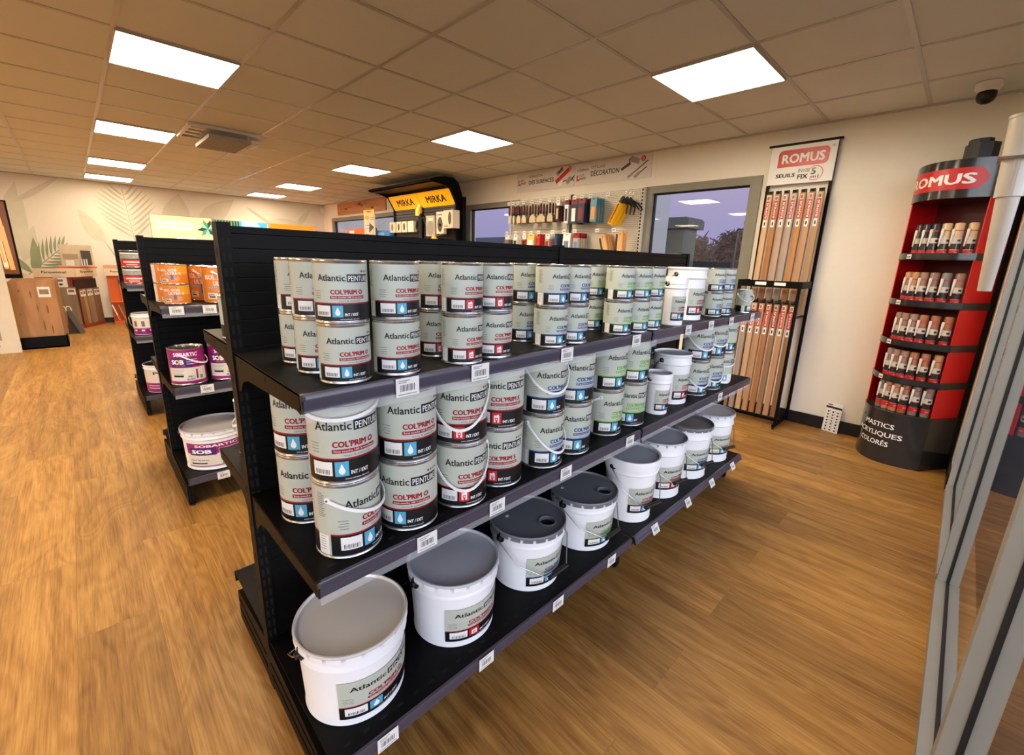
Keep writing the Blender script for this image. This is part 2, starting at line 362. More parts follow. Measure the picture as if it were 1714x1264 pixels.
leaf(mb, (.5, 2.05), (.9, -.1), .95, .22, LEAF1, mx_+.0008); leaf(mb, (.1, 2.3), (.7, -.5), .9, .06, LEAF3, mx_+.0015); leaf(mb, (1.1, 1.95), (.5, .6), .55, .14, LEAF4, mx_+.0018)
leaf(mb, (-5.2, .6), (.2, 1), 1.2, .4, LEAF4, mx_); frond(mb, (-4.8, .3), (-4.5, 1.5), 8, .5, .04, LEAF2, mx_+.001)
mb.build('leaf_print', wl)

# ceiling light panels
PANELS = {}
def panel_mat(dim):
    if dim in PANELS: return PANELS[dim]
    PANEL = bpy.data.materials.new('led_panel'); PANEL.use_nodes = True
    pb = PANEL.node_tree.nodes['Principled BSDF']; pb.inputs['Base Color'].default_value = (.9, .9, .88, 1); pb.inputs['Emission Color'].default_value = PANEL_COLOR+(1,); pb.inputs['Emission Strength'].default_value = PANEL_POWER*dim; PANELS[dim] = PANEL; return PANEL
def panel(i, j, lab):
    t = empty('ceiling_light', lab, 'ceiling light', (.6*i+.3, .6*j+.3, H-.02), 0, 'square light panels in the ceiling')
    mb = MB(); w = .297; a = .008
    for s in (-1, 1): mb.box(s*w, s*(w-a), -w, w, .004, .021, TBAR); mb.box(-w+a, w-a, s*w, s*(w-a), .004, .021, TBAR)
    mb.build('light_frame', t)
    mb = MB(); mb.box(-w+a, w-a, -w+a, w-a, .010, .018, panel_mat({-15: .5, -12: .8}.get(i, 1.0)*{-8: .7, -12: .45}.get(j, 1.0))); mb.build('diffuser', t)
LN = {0: 'nearest the camera', -4: 'second from the camera', -8: 'third from the camera', -12: 'fourth from the camera', -15: 'last before the leaf print wall'}
for i in (0, -4, -8, -12, -15):
    if i == -8: ii = -8
    for j in (0, -4, -8, -12):
        row = {0: 'right-hand row', -4: 'left-hand row', -8: '', -12: ''}[j]
        if j == 0 or (j == -4): lab = 'bright square ceiling light panel, %s, %s' % (row, LN[i])
        else: lab = 'ceiling light panel out of view in the %s row, %s' % ('third' if j == -8 else 'fourth', LN[i])
        panel(i, j, lab)

# open air conditioning cassette in the ceiling
cs = empty('ceiling_air_conditioner', 'white ceiling air conditioner cassette with its grey grille hanging open', 'air conditioner', (-3.9, -1.5, H-.03))
ACW = M('cassette_white', (236, 232, 224), .5); ACG = M('cassette_grey', (150, 140, 126), .6)
mb = MB(); mb.box(-.3, .3, .21, .3, -.004, .029, ACW); mb.box(-.3, .3, -.3, -.275, -.004, .029, ACW); mb.box(-.3, -.26, -.275, .21, 0, .029, ACW); mb.box(.26, .3, -.275, .21, 0, .029, ACW); mb.box(-.26, .26, -.16, .21, .012, .029, ACW)
for x in (-.12, .03, .17): mb.box(x, x+.07, -.275, -.15, -.006, .026, ACW)
mb.build('cassette_frame', cs)
mb = MB(); mb.box(-.26, .26, -.275, -.16, .022, .028, BLACKM); mb.build('air_intake', cs)
mb = MB(); mb.box(-.31, .31, -.15, .205, -.075, -.045, ACG)
for q in range(14): mb.box(-.30, .30, -.14+.0245*q, -.132+.0245*q, -.078, -.074, ACG)
for x in (-.25, .25): mb.box(x-.004, x+.004, .19, .20, -.045, .012, ACW)
mb.build('hanging_grille', cs)
mb = MB(); mb.box(.0, .22, .215, .30, -.05, -.02, ACW); mb.obox((.1, .28, -.05), (1, 0, 0), (0, 1, .4), (0, -.4, 1), .10, .05, .012, ACW); mb.build('hanging_cover', cs)

# security camera and corner sensor
t = empty('security_camera', 'small dome security camera on the ceiling near the right corner', 'security camera', (1.48, 1.45, H-.005))
mb = MB(); mb.lathe([(.062, .0), (.062, -.03), (.05, -.045), (.045, -.05)], ACW, 24); mb.build('camera_base', t)
mb = MB(); mb.lathe([(.04, -.045), (.046, -.06), (.046, -.085), (.036, -.105), (.02, -.116), (.004, -.12)], BLACKM, 24); mb.build('camera_dome', t)
t = empty('motion_sensor', 'small white motion sensor high in the far left corner', 'sensor', (-9.42, 1.70, 2.3))
mb = MB(); mb.prism([(-.035, -.035), (.03, -.045), (.045, .045), (-.045, .03)], 0, .13, WHITE); mb.build('sensor_body', t)
mb = MB(); mb.obox((.0, -.042, .05), (1, -.1, 0), (.1, 1, 0), (0, 0, 1), .022, .006, .025, ACW); mb.build('sensor_lens', t)

# ================================================================= OUTSIDE
ASPH = M('asphalt', (40, 40, 42), .9, noise=.2, nscale=3)
mb = MB(); mb.box(-80, 60, 1.92, 120, -.25, -.15, ASPH); mb.box(1.92, 60, -60, 1.92, -.25, -.15, ASPH); struct(mb, 'ground')
KG = M('kiosk_grey_green', (62, 72, 66), .6); KR = M('kiosk_roof', (70, 76, 70), .6)
t = empty('transformer_kiosk', 'dark grey-green substation cabin with overhanging roof outside the window', 'kiosk', (-6.62, 14.6, -.15))
mb = MB(); mb.box(-1.15, .40, -.6, .5, 0, 2.9, KG); mb.build('kiosk_wall', t)
mb = MB(); mb.prism([(-1.5, 2.85), (.62, 2.85), (.62, 3.16), (.52, 3.25), (-1.5, 3.25)], -.8, .6, KR, 'y'); mb.build('kiosk_roof', t)
mb = MB()
for i in range(10): mb.box(-.9+.12*i, -.82+.12*i, -.62, -.6, 1.9, 1.95, INKG); mb.box(-.9+.12*i, -.82+.12*i, -.62, -.6, 1.4, 1.45, INKG)
mb.build('kiosk_vent', t)
mb = MB(); mb.box(-4.93, -4.66, 8.8, 9.6, -.15, 4.4, M('outside_concrete', (150, 150, 150), .8)); tag(mb.build('concrete_pillar'), 'pale grey concrete pillar outside, at the left edge of the window', 'pillar')
mb = MB(); mb.box(-13.4, -8.15, 9, 12, -.15, 2.18, M('outside_block', (84, 84, 90), .8)); tag(mb.build('outbuilding'), 'dark grey low building outside, behind the window left of the tool wall', 'building')
mb = MB(); mb.box(-30, -15, 6, 7, -.15, 3.6, M('outside_render', (140, 140, 138), .8, noise=.25, nscale=2)); tag(mb.build('garden_wall'), 'mottled grey wall outside the far window behind the leaflet', 'wall')
BARK = M('bare_twig', (70, 56, 52), .9); TWIG = M('bare_crown', (84, 68, 68), .9, noise=.3, nscale=2)
def tree(x, y, h, w, lab):
    t = empty('bare_tree', lab, 'tree', (x, y, -.15), 0, 'bare trees on the horizon')
    mb = MB(); mb.tube([(0, 0, 0), (.1, 0, h*.3), (0, .1, h*.6)], [.3, .22, .08], BARK, 8); mb.build('trunk', t)
    mb = MB(); rr = random.Random(int(x*10))
    for k in range(560):
        a = rr.uniform(0, 6.28); ph = rr.uniform(-1.3, 1.5); s = rr.uniform(.25, 1)
        d = Vector((math.cos(a)*math.cos(ph)*w, math.sin(a)*math.cos(ph)*w*.6, h*.44*math.sin(ph)))*s; c = Vector((0, 0, h*.52))
        q = c+d; e2 = q+Vector((rr.uniform(-.6, .6), rr.uniform(-.4, .4), rr.uniform(-.1, .6))); e3 = e2+Vector((rr.uniform(-.4, .4), rr.uniform(-.3, .3), rr.uniform(.0, .4)))
        mb.tube([c+d*.15, q, e2, e3], [.10, .09, .07, .04], TWIG, 4)
    mb.build('crown', t)
for k, (x, y, h, w) in enumerate([(-20.0, 46, 4.7, 2.9), (-17.6, 51, 5.5, 3.0), (-13.4, 46, 5.7, 2.9), (-25.6, 51, 5.0, 3.4), (-11.0, 51, 6.0, 3.0), (-30.5, 46, 4.6, 3.4)]):
    tree(x, y, h, w, 'bare brownish tree beyond the window on the horizon, %s from the right' % ['fourth', 'third', 'second', 'fifth', 'first', 'sixth'][k])
t = empty('street_lamp', 'thin dark street lamp post outside, beyond the window', 'street lamp', (-9.95, 30, -.15))
mb = MB(); mb.tube([(0, 0, 0), (0, 0, 3.95)], .06, BLACKM, 8); mb.build('lamp_post', t)
mb = MB(); mb.box(-.05, .5, -.08, .08, 3.9, 3.98, BLACKM); mb.build('lamp_head', t)
mb = MB(); mb.box(-40, 10, 40, 41, -.15, 1.75, M('far_hedge', (44, 42, 44), .95, noise=.3, nscale=1)); tag(mb.build('hedge'), 'low dark hedge along the horizon outside', 'hedge')
# ================================================================= GONDOLA SHELVING
GY0, GY1, GYM = -2.472, .165, -1.150
def price_rail(g, xf, z, y0, y1, sgn, tilt=0.0, lip=True):
    mb = MB(); prof = [(0, .0), (.006, -.002), (.010, -.012), (.007, -.026), (.009, -.036), (.004, -.037), (.0, -.030)]
    def tf(a, b):
        c, s = math.cos(tilt), math.sin(tilt); return (xf+sgn*(a*c-b*s), z+(a*s+b*c))
    mb.prism([tf(a, b) for a, b in prof], y0, y1, RAIL, 'y')
    r = mb.build('price_rail', g)
    if lip:
        mb = MB(); mb.prism([tf(.005, -.036), tf(.0065, -.036), tf(.0085, -.056), tf(.007, -.056)], y0, y1, CLEAR, 'y'); mb.build('clear_strip', r)
    for y in (y0, y1): mb = MB(); mb.prism([tf(a*1.1-.001, b*1.06+.001) for a, b in prof], y-.004, y+.004, BLACKM, 'y'); mb.build('end_cap', r)
def shelf(g, xb, xf, z, y0, y1, th=.03, near_bracket=True, rail=True, tilt=0.0, lip=True, base=False):
    sgn = 1 if xf > xb else -1
    mb = MB(); mb.box(xb, xf, y0+.004, y1-.004, z-.004, z, BLACK); mb.box(xf-sgn*.002, xf, y0+.004, y1-.004, z-th, z-.004, BLACK)
    mb.box(xb, xb+sgn*.002, y0+.004, y1-.004, z-th, z-.004, BLACK)
    n = 26
    for i in range(n):
        y = y0+.05+(y1-y0-.1)*i/(n-1); mb.box(xf-sgn*.028, xf-sgn*.036, y-.008, y+.008, z-.002, z+.0003, SLOT)
    s = mb.build('shelf', g)
    if not base:
        for y in (y0+.004, y1-.007):
            mb = MB(); d = abs(xf-xb); q = sgn
            pts = [(xb, z+.002), (xf, z+.002), (xf+q*.004, z-.028), (xf-q*.004, z-.040), (xf-q*.02, z-.036), (xb+q*d*.24, z-.052), (xb+q*d*.13, z-.066), (xb+q*d*.08, z-.088), (xb+q*d*.055, z-.1), (xb, z-.1)]
            mb.prism(pts, y, y+.003, BLACK, 'y')
            for f in (.12, .55): mb.prism([(xb+q*(d*f+.006*math.cos(a*.785)), z-.016+.006*math.sin(a*.785)) for a in range(8)], y-.0005, y+.0035, SLOT, 'y')
            mb.build('shelf_bracket', s)
    if rail: price_rail(g, xf, z+.001, y0+.008, y1-.008, sgn, tilt, lip)
def gondola(ox, label, zr, zl, zb=.185, detail=True):
    g = empty('shelving_gondola', label, 'shelf unit', (0, 0, 0), 0, 'black double-sided shelving units')
    g.location = (ox+.2925, GY0, 0)
    def sh(o): o.location = (-.2925, -GY0, 0)
    px0, px1 = .268, .317
    for k, y in enumerate((GY0, GYM-.015, GY1-.03)):
        mb = MB(); mb.box(px0, px1, y, y+.03, .0, 1.427, BLACK)
        for z in [.2+.0365*1*i for i in range(33)]:
            if k == 0:
                mb.box(px1-.001, px1+.0006, y+.006, y+.012, z, z+.022, SLOT); mb.box(px1-.001, px1+.0006, y+.019, y+.025, z, z+.022, SLOT)
                mb.box(px0-.0006, px0+.001, y+.006, y+.012, z, z+.022, SLOT); mb.box(px0-.0006, px0+.001, y+.019, y+.025, z, z+.022, SLOT)
        if k == 0:
            for z in [.25+.1095*i for i in range(11)]: mb.box((px0+px1)/2-.004, (px0+px1)/2+.002, y-.0006, y+.001, z, z+.02, SLOT)
        sh(mb.build('upright_post', g))
    for (y0, y1) in ((GY0+.03, GYM-.015), (GYM+.015, GY1-.03)):
        for xs in ((.306, .312), (.272, .278)):
            mb = MB(); z = .17
            while z < 1.4165:
                z1 = min(1.417, z+.0362); xx = xs; c = (xx[0]+xx[1])/2
                # slat with a small chamfer so that the grooves read
                out = 1 if c > .29 else -1; a, b = (xs[0], xs[1]) if out > 0 else (xs[1], xs[0])
                mb.prism([(a, z), (b-out*.0012, z+.0002), (b, z+.0014), (b, z1-.0014), (b-out*.0012, z1-.0002), (a, z1)], y0, y1, BLACK, 'y'); z = z1
            mb.box(min(xs)-.001, max(xs)+.001, y0, y1, 1.414, 1.419, BLACK)
            sh(mb.build('back_panel', g))
    for bi, (y0, y1) in enumerate(((GY0, GYM), (GYM, GY1))):
        for z in zr: shelf(g, .317, .786, z, y0, y1)
        shelf(g, .317, .798, zb, y0, y1, .04, tilt=(.45 if bi == 1 and ox == 0 else 0), lip=False, base=True)
        for z in zl: shelf(g, .268, -.045, z, y0, y1, rail=detail)
        shelf(g, .268, -.10, zb+.002, y0, y1, .04, lip=False, base=True)
    for k, y in enumerate((GY0, GYM-.015, GY1-.03)):
        mb = MB(); mb.prism([(.317, 0.012), (.317, .16), (.72, .128), (.742, .128), (.742, .012)], y, y+.03, BLACK, 'y')
        mb.box(.317, .70, y-.002, y, .05, .06, BLACK); mb.box(.317, .70, y-.002, y, .10, .106, BLACK)
        for z in (.03, .07): mb.box(.7415, .7426, y+.006, y+.011, z, z+.03, SLOT); mb.box(.7415, .7426, y+.018, y+.023, z, z+.03, SLOT)
        mb.box(.705, .738, y+.004, y+.026, 0, .012, BLACKM); sh(mb.build('base_foot', g))
        mb = MB(); mb.prism([(.268, .012), (.268, .17), (-.05, .14), (-.065, .128), (-.065, .012)], y, y+.03, BLACK, 'y')
        mb.box(.268, -.05, y-.002, y, .05, .06, BLACK); mb.box(.268, -.05, y-.002, y, .10, .106, BLACK)
        mb.box(-.03, -.06, y+.004, y+.026, 0, .012, BLACKM); sh(mb.build('base_foot', g))
    for c in g.children:
        if tuple(c.location) == (0, 0, 0): sh(c)
    return g
g1 = gondola(0, 'long black double-sided shelving unit in the foreground, full of pale green paint cans', (1.10, .69), (1.113, .707))
g2 = gondola(-1.845, 'black shelving unit behind the foreground one, with orange and purple paint tins', (1.09, .68), (1.09, .70))
g3 = gondola(-3.69, 'farthest black shelving unit, with red tubs and purple-white pails', (1.09, .68), (1.09, .70))

# price tags in the rails
def price_tag_mesh(w=.058, h=.042):
    mb = MB(); mb.box(-.0004, .0004, -w/2, w/2, -h, 0, PAPER)
    fn = lambda x, y: (.0006, x, y)
    for i in range(11): mb.poly([fn(-w*.33+i*w*.06, -h*.72), fn(-w*.33+i*w*.06+w*(.02+.018*(i*7 % 3)/2), -h*.72), fn(-w*.33+i*w*.06+w*(.02+.018*(i*7 % 3)/2), -h*.36), fn(-w*.33+i*w*.06, -h*.36)], INK)
    for y, a, b in ((-.12, -.4, .1), (-.22, -.4, -.05), (-.86, -.42, .38)): mb.poly([fn(w*a, h*(y-.04)), fn(w*b, h*(y-.04)), fn(w*b, h*y), fn(w*a, h*y)], INKG)
    return mb
tag_proto = None
def price_tag(x, y, z, label, group, tilt=0.0):
    global tag_proto
    if tag_proto is None: tag_proto = o = price_tag_mesh().build('price_tag')
    else: o = tag_proto.copy(); COL.objects.link(o)
    o.location = (x, y, z); o.rotation_euler = (0, -tilt, 0); tag(o, label, 'price tag', group); return o
ORD = ['first', 'second', 'third', 'fourth', 'fifth', 'sixth', 'seventh', 'eighth', 'ninth', 'tenth', 'eleventh', 'twelfth']
# ================================================================= PAINT CANS
VAR = {  # lettering colour, product name, icon, line under the name
 'red_drop': (RED, "COL'PRIM O", 'drop', 'Sous couche 100 % acrylique', 'murs & plafonds'),
 'red_jerry': (RED, "COL'PRIM S", 'jerry', 'Impression universelle', 'murs & boiseries'),
 'blue_drop': (BLUE, "COL'MAT H", 'drop', 'Peinture mate', 'plafonds & murs'),
 'green_drop': (GREEN, "COL'VELOURS", 'drop', 'Peinture velours', 'murs & plafonds'),
 'blue_small': (BLUE, "COL'TEX", 'drop', 'Peinture satin', 'murs'),
 'lime': (LIME, "", 'drop', '', ''),
}
def draw_label(mb, r, z0, Hh, var, k=1.0, off=0.0, full=True, simple=False, band=None, a0=-75, a1=80):
    """printed wrap; angles in degrees, t is a fraction of the height Hh above z0; r may depend on z"""
    rf = r if callable(r) else (lambda z: r)
    def fn(layer): return lambda a, t: ((rf(z0+t*Hh)+layer)*math.cos(R(a*k+off)), (rf(z0+t*Hh)+layer)*math.sin(R(a*k+off)), z0+t*Hh)
    def rect(b0, b1, t0, t1, mat, layer, step=5):
        n = max(1, int(abs(b1-b0)*k/step)); g = fn(layer); vs = []
        for i in range(n+1):
            a = b0+(b1-b0)*i/n; vs += [g(a, t0), g(a, t1)]
        mb.add(vs, [(2*i, 2*i+2, 2*i+3, 2*i+1) for i in range(n)], mat)
    def txt(s, b0, b1, t, cap, mat, layer=.0005, bold=0.0): mb.text(s, fn(layer), b0, b1, t, cap, mat, bold)
    colr, name, icon, sub, what = VAR[var]
    f0, f1 = (-180/k, 180/k) if full else (a0, a1)
    rect(f0, f1, .03, .97 if full else .92, SAGE, 0)
    rect(f0 if not full else -78, f1 if not full else 255, .03, .31, band or INK, .00015); rect(f0 if not full else -78, f1 if not full else 255, .31, .332, colr, .0002)
    if full:
        rect(-104, -82, .035, .31, PAPER, .00025)
        for i in range(13): rect(-101, -90+(i*5 % 7), .88-.026*i, .889-.026*i, INKG, .0003)
        for i in range(6): rect(-100, -88+(i*5 % 5), .28-.035*i, .287-.035*i, INKG, .0004)
    if not simple:
        txt('Atlantic', -51, 9, .69, .108, INK, bold=.018)
        rect(12, 68, .672, .80, INK, .0004); txt('PEINTURE', 15, 65, .69, .092, WHITE, .0008, .006)
        for i, a in enumerate((46, 53, 60, 67)): rect(a, a+4, .835, .862, (INK, RED, INKG, colr)[i], .0004, 2)
        if name:
            txt(name, -23, 47, .475, .075, colr, bold=.048); rect(-24, 51, .397, .447, colr, .0004); txt(sub, -21, 48, .412, .026, WHITE, .0007); txt(what, -6, 40, .350, .03, INKG)
        for i in range(4): rect(-64+3*(i % 2), -46, .515-.038*i, .523-.038*i, INKG, .0004)
    elif name:
        rect(-51, 9, .69, .77, INK, .0004); rect(12, 68, .68, .79, INK, .0004); rect(-23, 47, .48, .545, colr, .0004); rect(-24, 51, .397, .447, colr, .0004)
    rect(-61, -25, .105, .285, PAPER, .0004)
    for i in range(12): b = -56+2.3*i; rect(b, b+(.8 if i % 3 else 1.4), .125, .185, INK, .0006, 2)
    rect(-21, 1, .095, .288, CYAN if icon == 'drop' else REDJ, .0004)
    g = fn(.0007)
    if icon == 'drop':
        pts = [(-10+5.2*math.sin(q), .165-.045*math.cos(q)) for q in [R(-130+260*i/12) for i in range(13)]]+[(-10, .262)]
    else: pts = [(-16, .12), (-4, .12), (-4, .235), (-7, .262), (-10, .24), (-16, .24)]
    mb.poly([g(*q) for q in pts], WHITE)
    if icon == 'jerry':
        g2 = fn(.001); mb.poly([g2(-13, .15), g2(-7, .15), g2(-7, .2), g2(-13, .2)], REDJ); g3 = fn(.0013); mb.poly([g3(-11.5, .165), g3(-8.5, .165), g3(-8.5, .187), g3(-11.5, .187)], WHITE)
    txt('INT / EXT' if 'red' in var else 'INT', 4, 34 if 'red' in var else 16, .112, .05, WHITE, .0004, .03)
    if not simple: txt('www.atlantic-deco.fr', -6, 36, .05, .022, WHITE, .0004)
def band_handle(r, z, drop, front, fwd=1.0):
    """white plastic carrying strap hanging down the front; front = angle in degrees"""
    mb = MB(); path = []; ups = []
    for i in range(25):
        t = math.pi*i/24; a, b = math.cos(t), math.sin(t); rr = r+.004+.006*b*fwd
        x = rr*b; y = rr*a; c, s = math.cos(R(front)), math.sin(R(front)); path.append((x*c-y*s, x*s+y*c, z-drop*b**1.2)); ups.append((0, 0, 1) if .15 < b else (c*.5, s*.5, 1))
    mb.ribbon(path, ups, r*.11, .0025, PLAST)
    return mb
def handle_knobs(r, z, front):
    mb = MB()
    for sg in (-1, 1):
        a = R(front+90*sg); c = Vector((math.cos(a), math.sin(a), 0)); o = c*r+Vector((0, 0, z))
        mb.tube([o, o+c*.004], r*.09, PLAST, 12); mb.tube([o+c*.004, o+c*.0062], r*.035, WIRE, 10)
    return mb
def lerp(a, b, t): return a+(b-a)*t
def make_can(r, h, var, label, loc, rz, group, handle=None, name='paint_can', band=None, simple=False):
    t = empty(name, label, 'paint can', loc, rz, group)
    mb = MB(); mb.lathe([(r*.955, 0), (r*1.0, .0008), (r*1.012, .0025), (r*1.0, .0045), (r*.985, .006), (r*.985, h-.006), (r*1.0, h-.0045), (r*1.012, h-.002), (r*1.0, h-.0004), (r*.965, h), (r*.95, h-.001), (r*.945, h-.004)], TIN, 48, closed_ends=False)
    mb.lathe([(r*.955, .0005), (.001, .0012)], TIN, 48, closed_ends=False); mb.build('tin_body', t)
    mb = MB(); mb.lathe([(r*.945, h-.004), (r*.90, h-.0045), (r*.875, h-.0015), (r*.84, h-.0015), (r*.82, h-.007), (.001, h-.0065)], TIN, 48, closed_ends=False); mb.build('lid', t)
    mb = MB(); draw_label(mb, r*.99, .003, h-.006, var, band=band, simple=simple); mb.build('printed_label', t)
    if handle is not None:
        fr, dz, drop = handle; hb = band_handle(r, h*dz, h*drop, fr).build('handle', t); handle_knobs(r, h*dz, fr).build('handle_pivot', hb)
    return t
CANS = {}
def can(key, r, h, var, label, loc, ref, group, **k):
    q = (key, var, str(k))
    if q not in CANS: CANS[q] = make_can(r, h, var, label, loc, R(ref), group, **k); return CANS[q]
    return dup(CANS[q], loc, R(ref), label, group)
S1, S2, S0 = 1.10, .69, .185
r1, h1, r3, h3 = .0525, .1233, .075, .1835
CN = {'red_drop': 'red', 'red_jerry': 'red', 'blue_drop': 'blue', 'green_drop': 'green', 'blue_small': 'tiny blue', 'lime': 'lime'}
def stack(key, x, y, z, var, refs, where, grp, nick, kw=None, kws=None):
    rr, hh = (r1, h1) if key == 'S' else (r3, h3)
    for i, ref in enumerate(refs):
        lv = ('upper', 'lower')[::-1][i] if len(refs) == 2 else 'single'
        lab = '%s %s can with %s print, %s' % (lv, 'small pale-green' if key == 'S' else 'large pale-green', CN[var], where)
        kk = (kws[i] if kws else kw) or {}
        can(key, rr, hh, var, lab, (x, y, z+hh*i+.0002), ref, grp, **kk)
GT, GM = 'small paint cans on the top shelf', 'large paint cans on the middle shelf'
for a in [
 (.500, -2.351, 'red_drop', (-20, 4), 'rearmost of the nearest top-shelf cluster'),
 (.615, -2.357, 'red_drop', (-10, -6), 'second from back, nearest top-shelf cluster'),
 (.727, -2.350, 'red_drop', (-12, -23), 'front corner of the nearest top-shelf cluster'),
 (.735, -2.232, 'red_drop', (-8, -5), 'right-hand stack of the nearest top-shelf cluster'),
 (.635, -2.053, 'red_jerry', (-14, -6), 'rear left of the second top-shelf cluster'),
 (.742, -2.050, 'red_jerry', (-2, -6), 'front left of the second top-shelf cluster'),
 (.737, -1.940, 'red_jerry', (-12, -12), 'right side of the second top-shelf cluster'),
 (.618, -1.700, 'blue_drop', (-8, -8), 'rear left of the top-shelf cluster'),
 (.737, -1.700, 'blue_drop', (-3, 1), 'front left of the top-shelf cluster'),
 (.735, -1.590, 'blue_drop', (-6, -2), 'front right of the top-shelf cluster'),
 (.620, -1.588, 'blue_drop', (-6, -2), 'hidden rear right of the top-shelf cluster'),
 (.602, -1.300, 'green_drop', (-12, -8), 'rear left of the top-shelf cluster'),
 (.730, -1.310, 'green_drop', (-8, -4), 'front left of the top-shelf cluster'),
 (.740, -1.203, 'green_drop', (0, -6), 'front middle of the top-shelf cluster'),
 (.735, -1.090, 'green_drop', (-4, -3), 'front right of the top-shelf cluster'),
 (.620, -1.195, 'green_drop', (-4, -3), 'hidden behind the front of the top-shelf cluster'),
 (.703, -.373, 'blue_small', (-18, -20), 'left far-end stack, top shelf'),
 (.709, -.250, 'blue_small', (-18, -14), 'right far-end stack, top shelf'),
]: stack('S', a[0], a[1], S1, a[2], a[3], a[4], GT, '')
can('H', .041, .131, 'lime', 'slim pale green can with white strap, last at the top shelf far end', (.742, -.010, S1), 20, GT, handle=(-60, .80, .30))
HF = lambda f, dz=.8, dr=.42: {'handle': (f, dz, dr)}
for a in [
 (.498, -2.366, 'red_drop', (-30, -32), 'rear stack at the middle shelf near end', ({}, {})),
 (.692, -2.351, 'red_drop', (23, -18), 'strapped front stack at the middle shelf near end', (HF(12, .80, .22), HF(-12, .93, .10))),
 (.696, -2.190, 'red_drop', (-38, -15), 'strapless, beside the strapped pair at the near end', ({}, {})),
 (.703, -2.025, 'red_jerry', (-19, -30), 'red jerrycan icon and thin strap, middle shelf', (HF(-8, .86, .55), HF(-8, .86, .60))),
 (.692, -1.868, 'red_jerry', (-45, -38), 'red jerrycan icon, no strap, middle shelf', ({}, {})),
 (.699, -1.675, 'blue_drop', (-1, -15), 'with a white strap, middle shelf', (HF(5, .84, .55), HF(-4, .90, .48))),
 (.698, -1.515, 'blue_drop', (-18, -19), 'without strap, middle shelf', ({}, {})),
 (.681, -1.274, 'green_drop', (-7, -5), 'left of the pair on the middle shelf', (HF(-150, .86, .3), {})),
 (.687, -1.102, 'green_drop', (-38, -9), 'right of the pair on the middle shelf', ({}, {})),
 (.686, -.441, 'blue_small', (-20, -22), 'left of the last three middle-shelf stacks', (HF(-10, .84, .58), HF(-10, .84, .50))),
 (.690, -.262, 'blue_small', (-25, -25), 'centre of the last three middle-shelf stacks', (HF(-10, .84, .58), HF(-10, .84, .50))),
]: stack('L', a[0], a[1], S2, a[2], a[3], a[4], GM, '', kws=a[5])
can('L', r3*.93, h3, 'lime', 'lower pale green can with white band, last at the middle shelf far end', (.685, -.080, S2+.0002), -30, GM, handle=(-12, .80, .22), band=PAPER, simple=False)
can('L2', r3*.93, h3, 'lime', 'upper pale green can with lime stripe, last at the middle shelf far end', (.685, -.080, S2+h3+.0004), -20, GM)
stack('L', .455, -.60, S2, 'blue_small', (-20, -20), 'in shadow behind the white middle-shelf pail', GM, '')

# left side of the foreground unit
can('S', r1, h1, 'blue_small', 'small pale green can on the rear upper shelf, left of two', (-.0, -2.37, 1.1132), 150, GT)
can('S', r1, h1, 'blue_small', 'small pale green can on the rear upper shelf, right beside the post', (.155, -2.405, 1.1132), 150, GT)
can('L', r3, h3, 'red_drop', 'large can seen edge-on left of the post, on the rear middle shelf', (.045, -2.355, .7072), 165, GM, **HF(90, .84, .3))

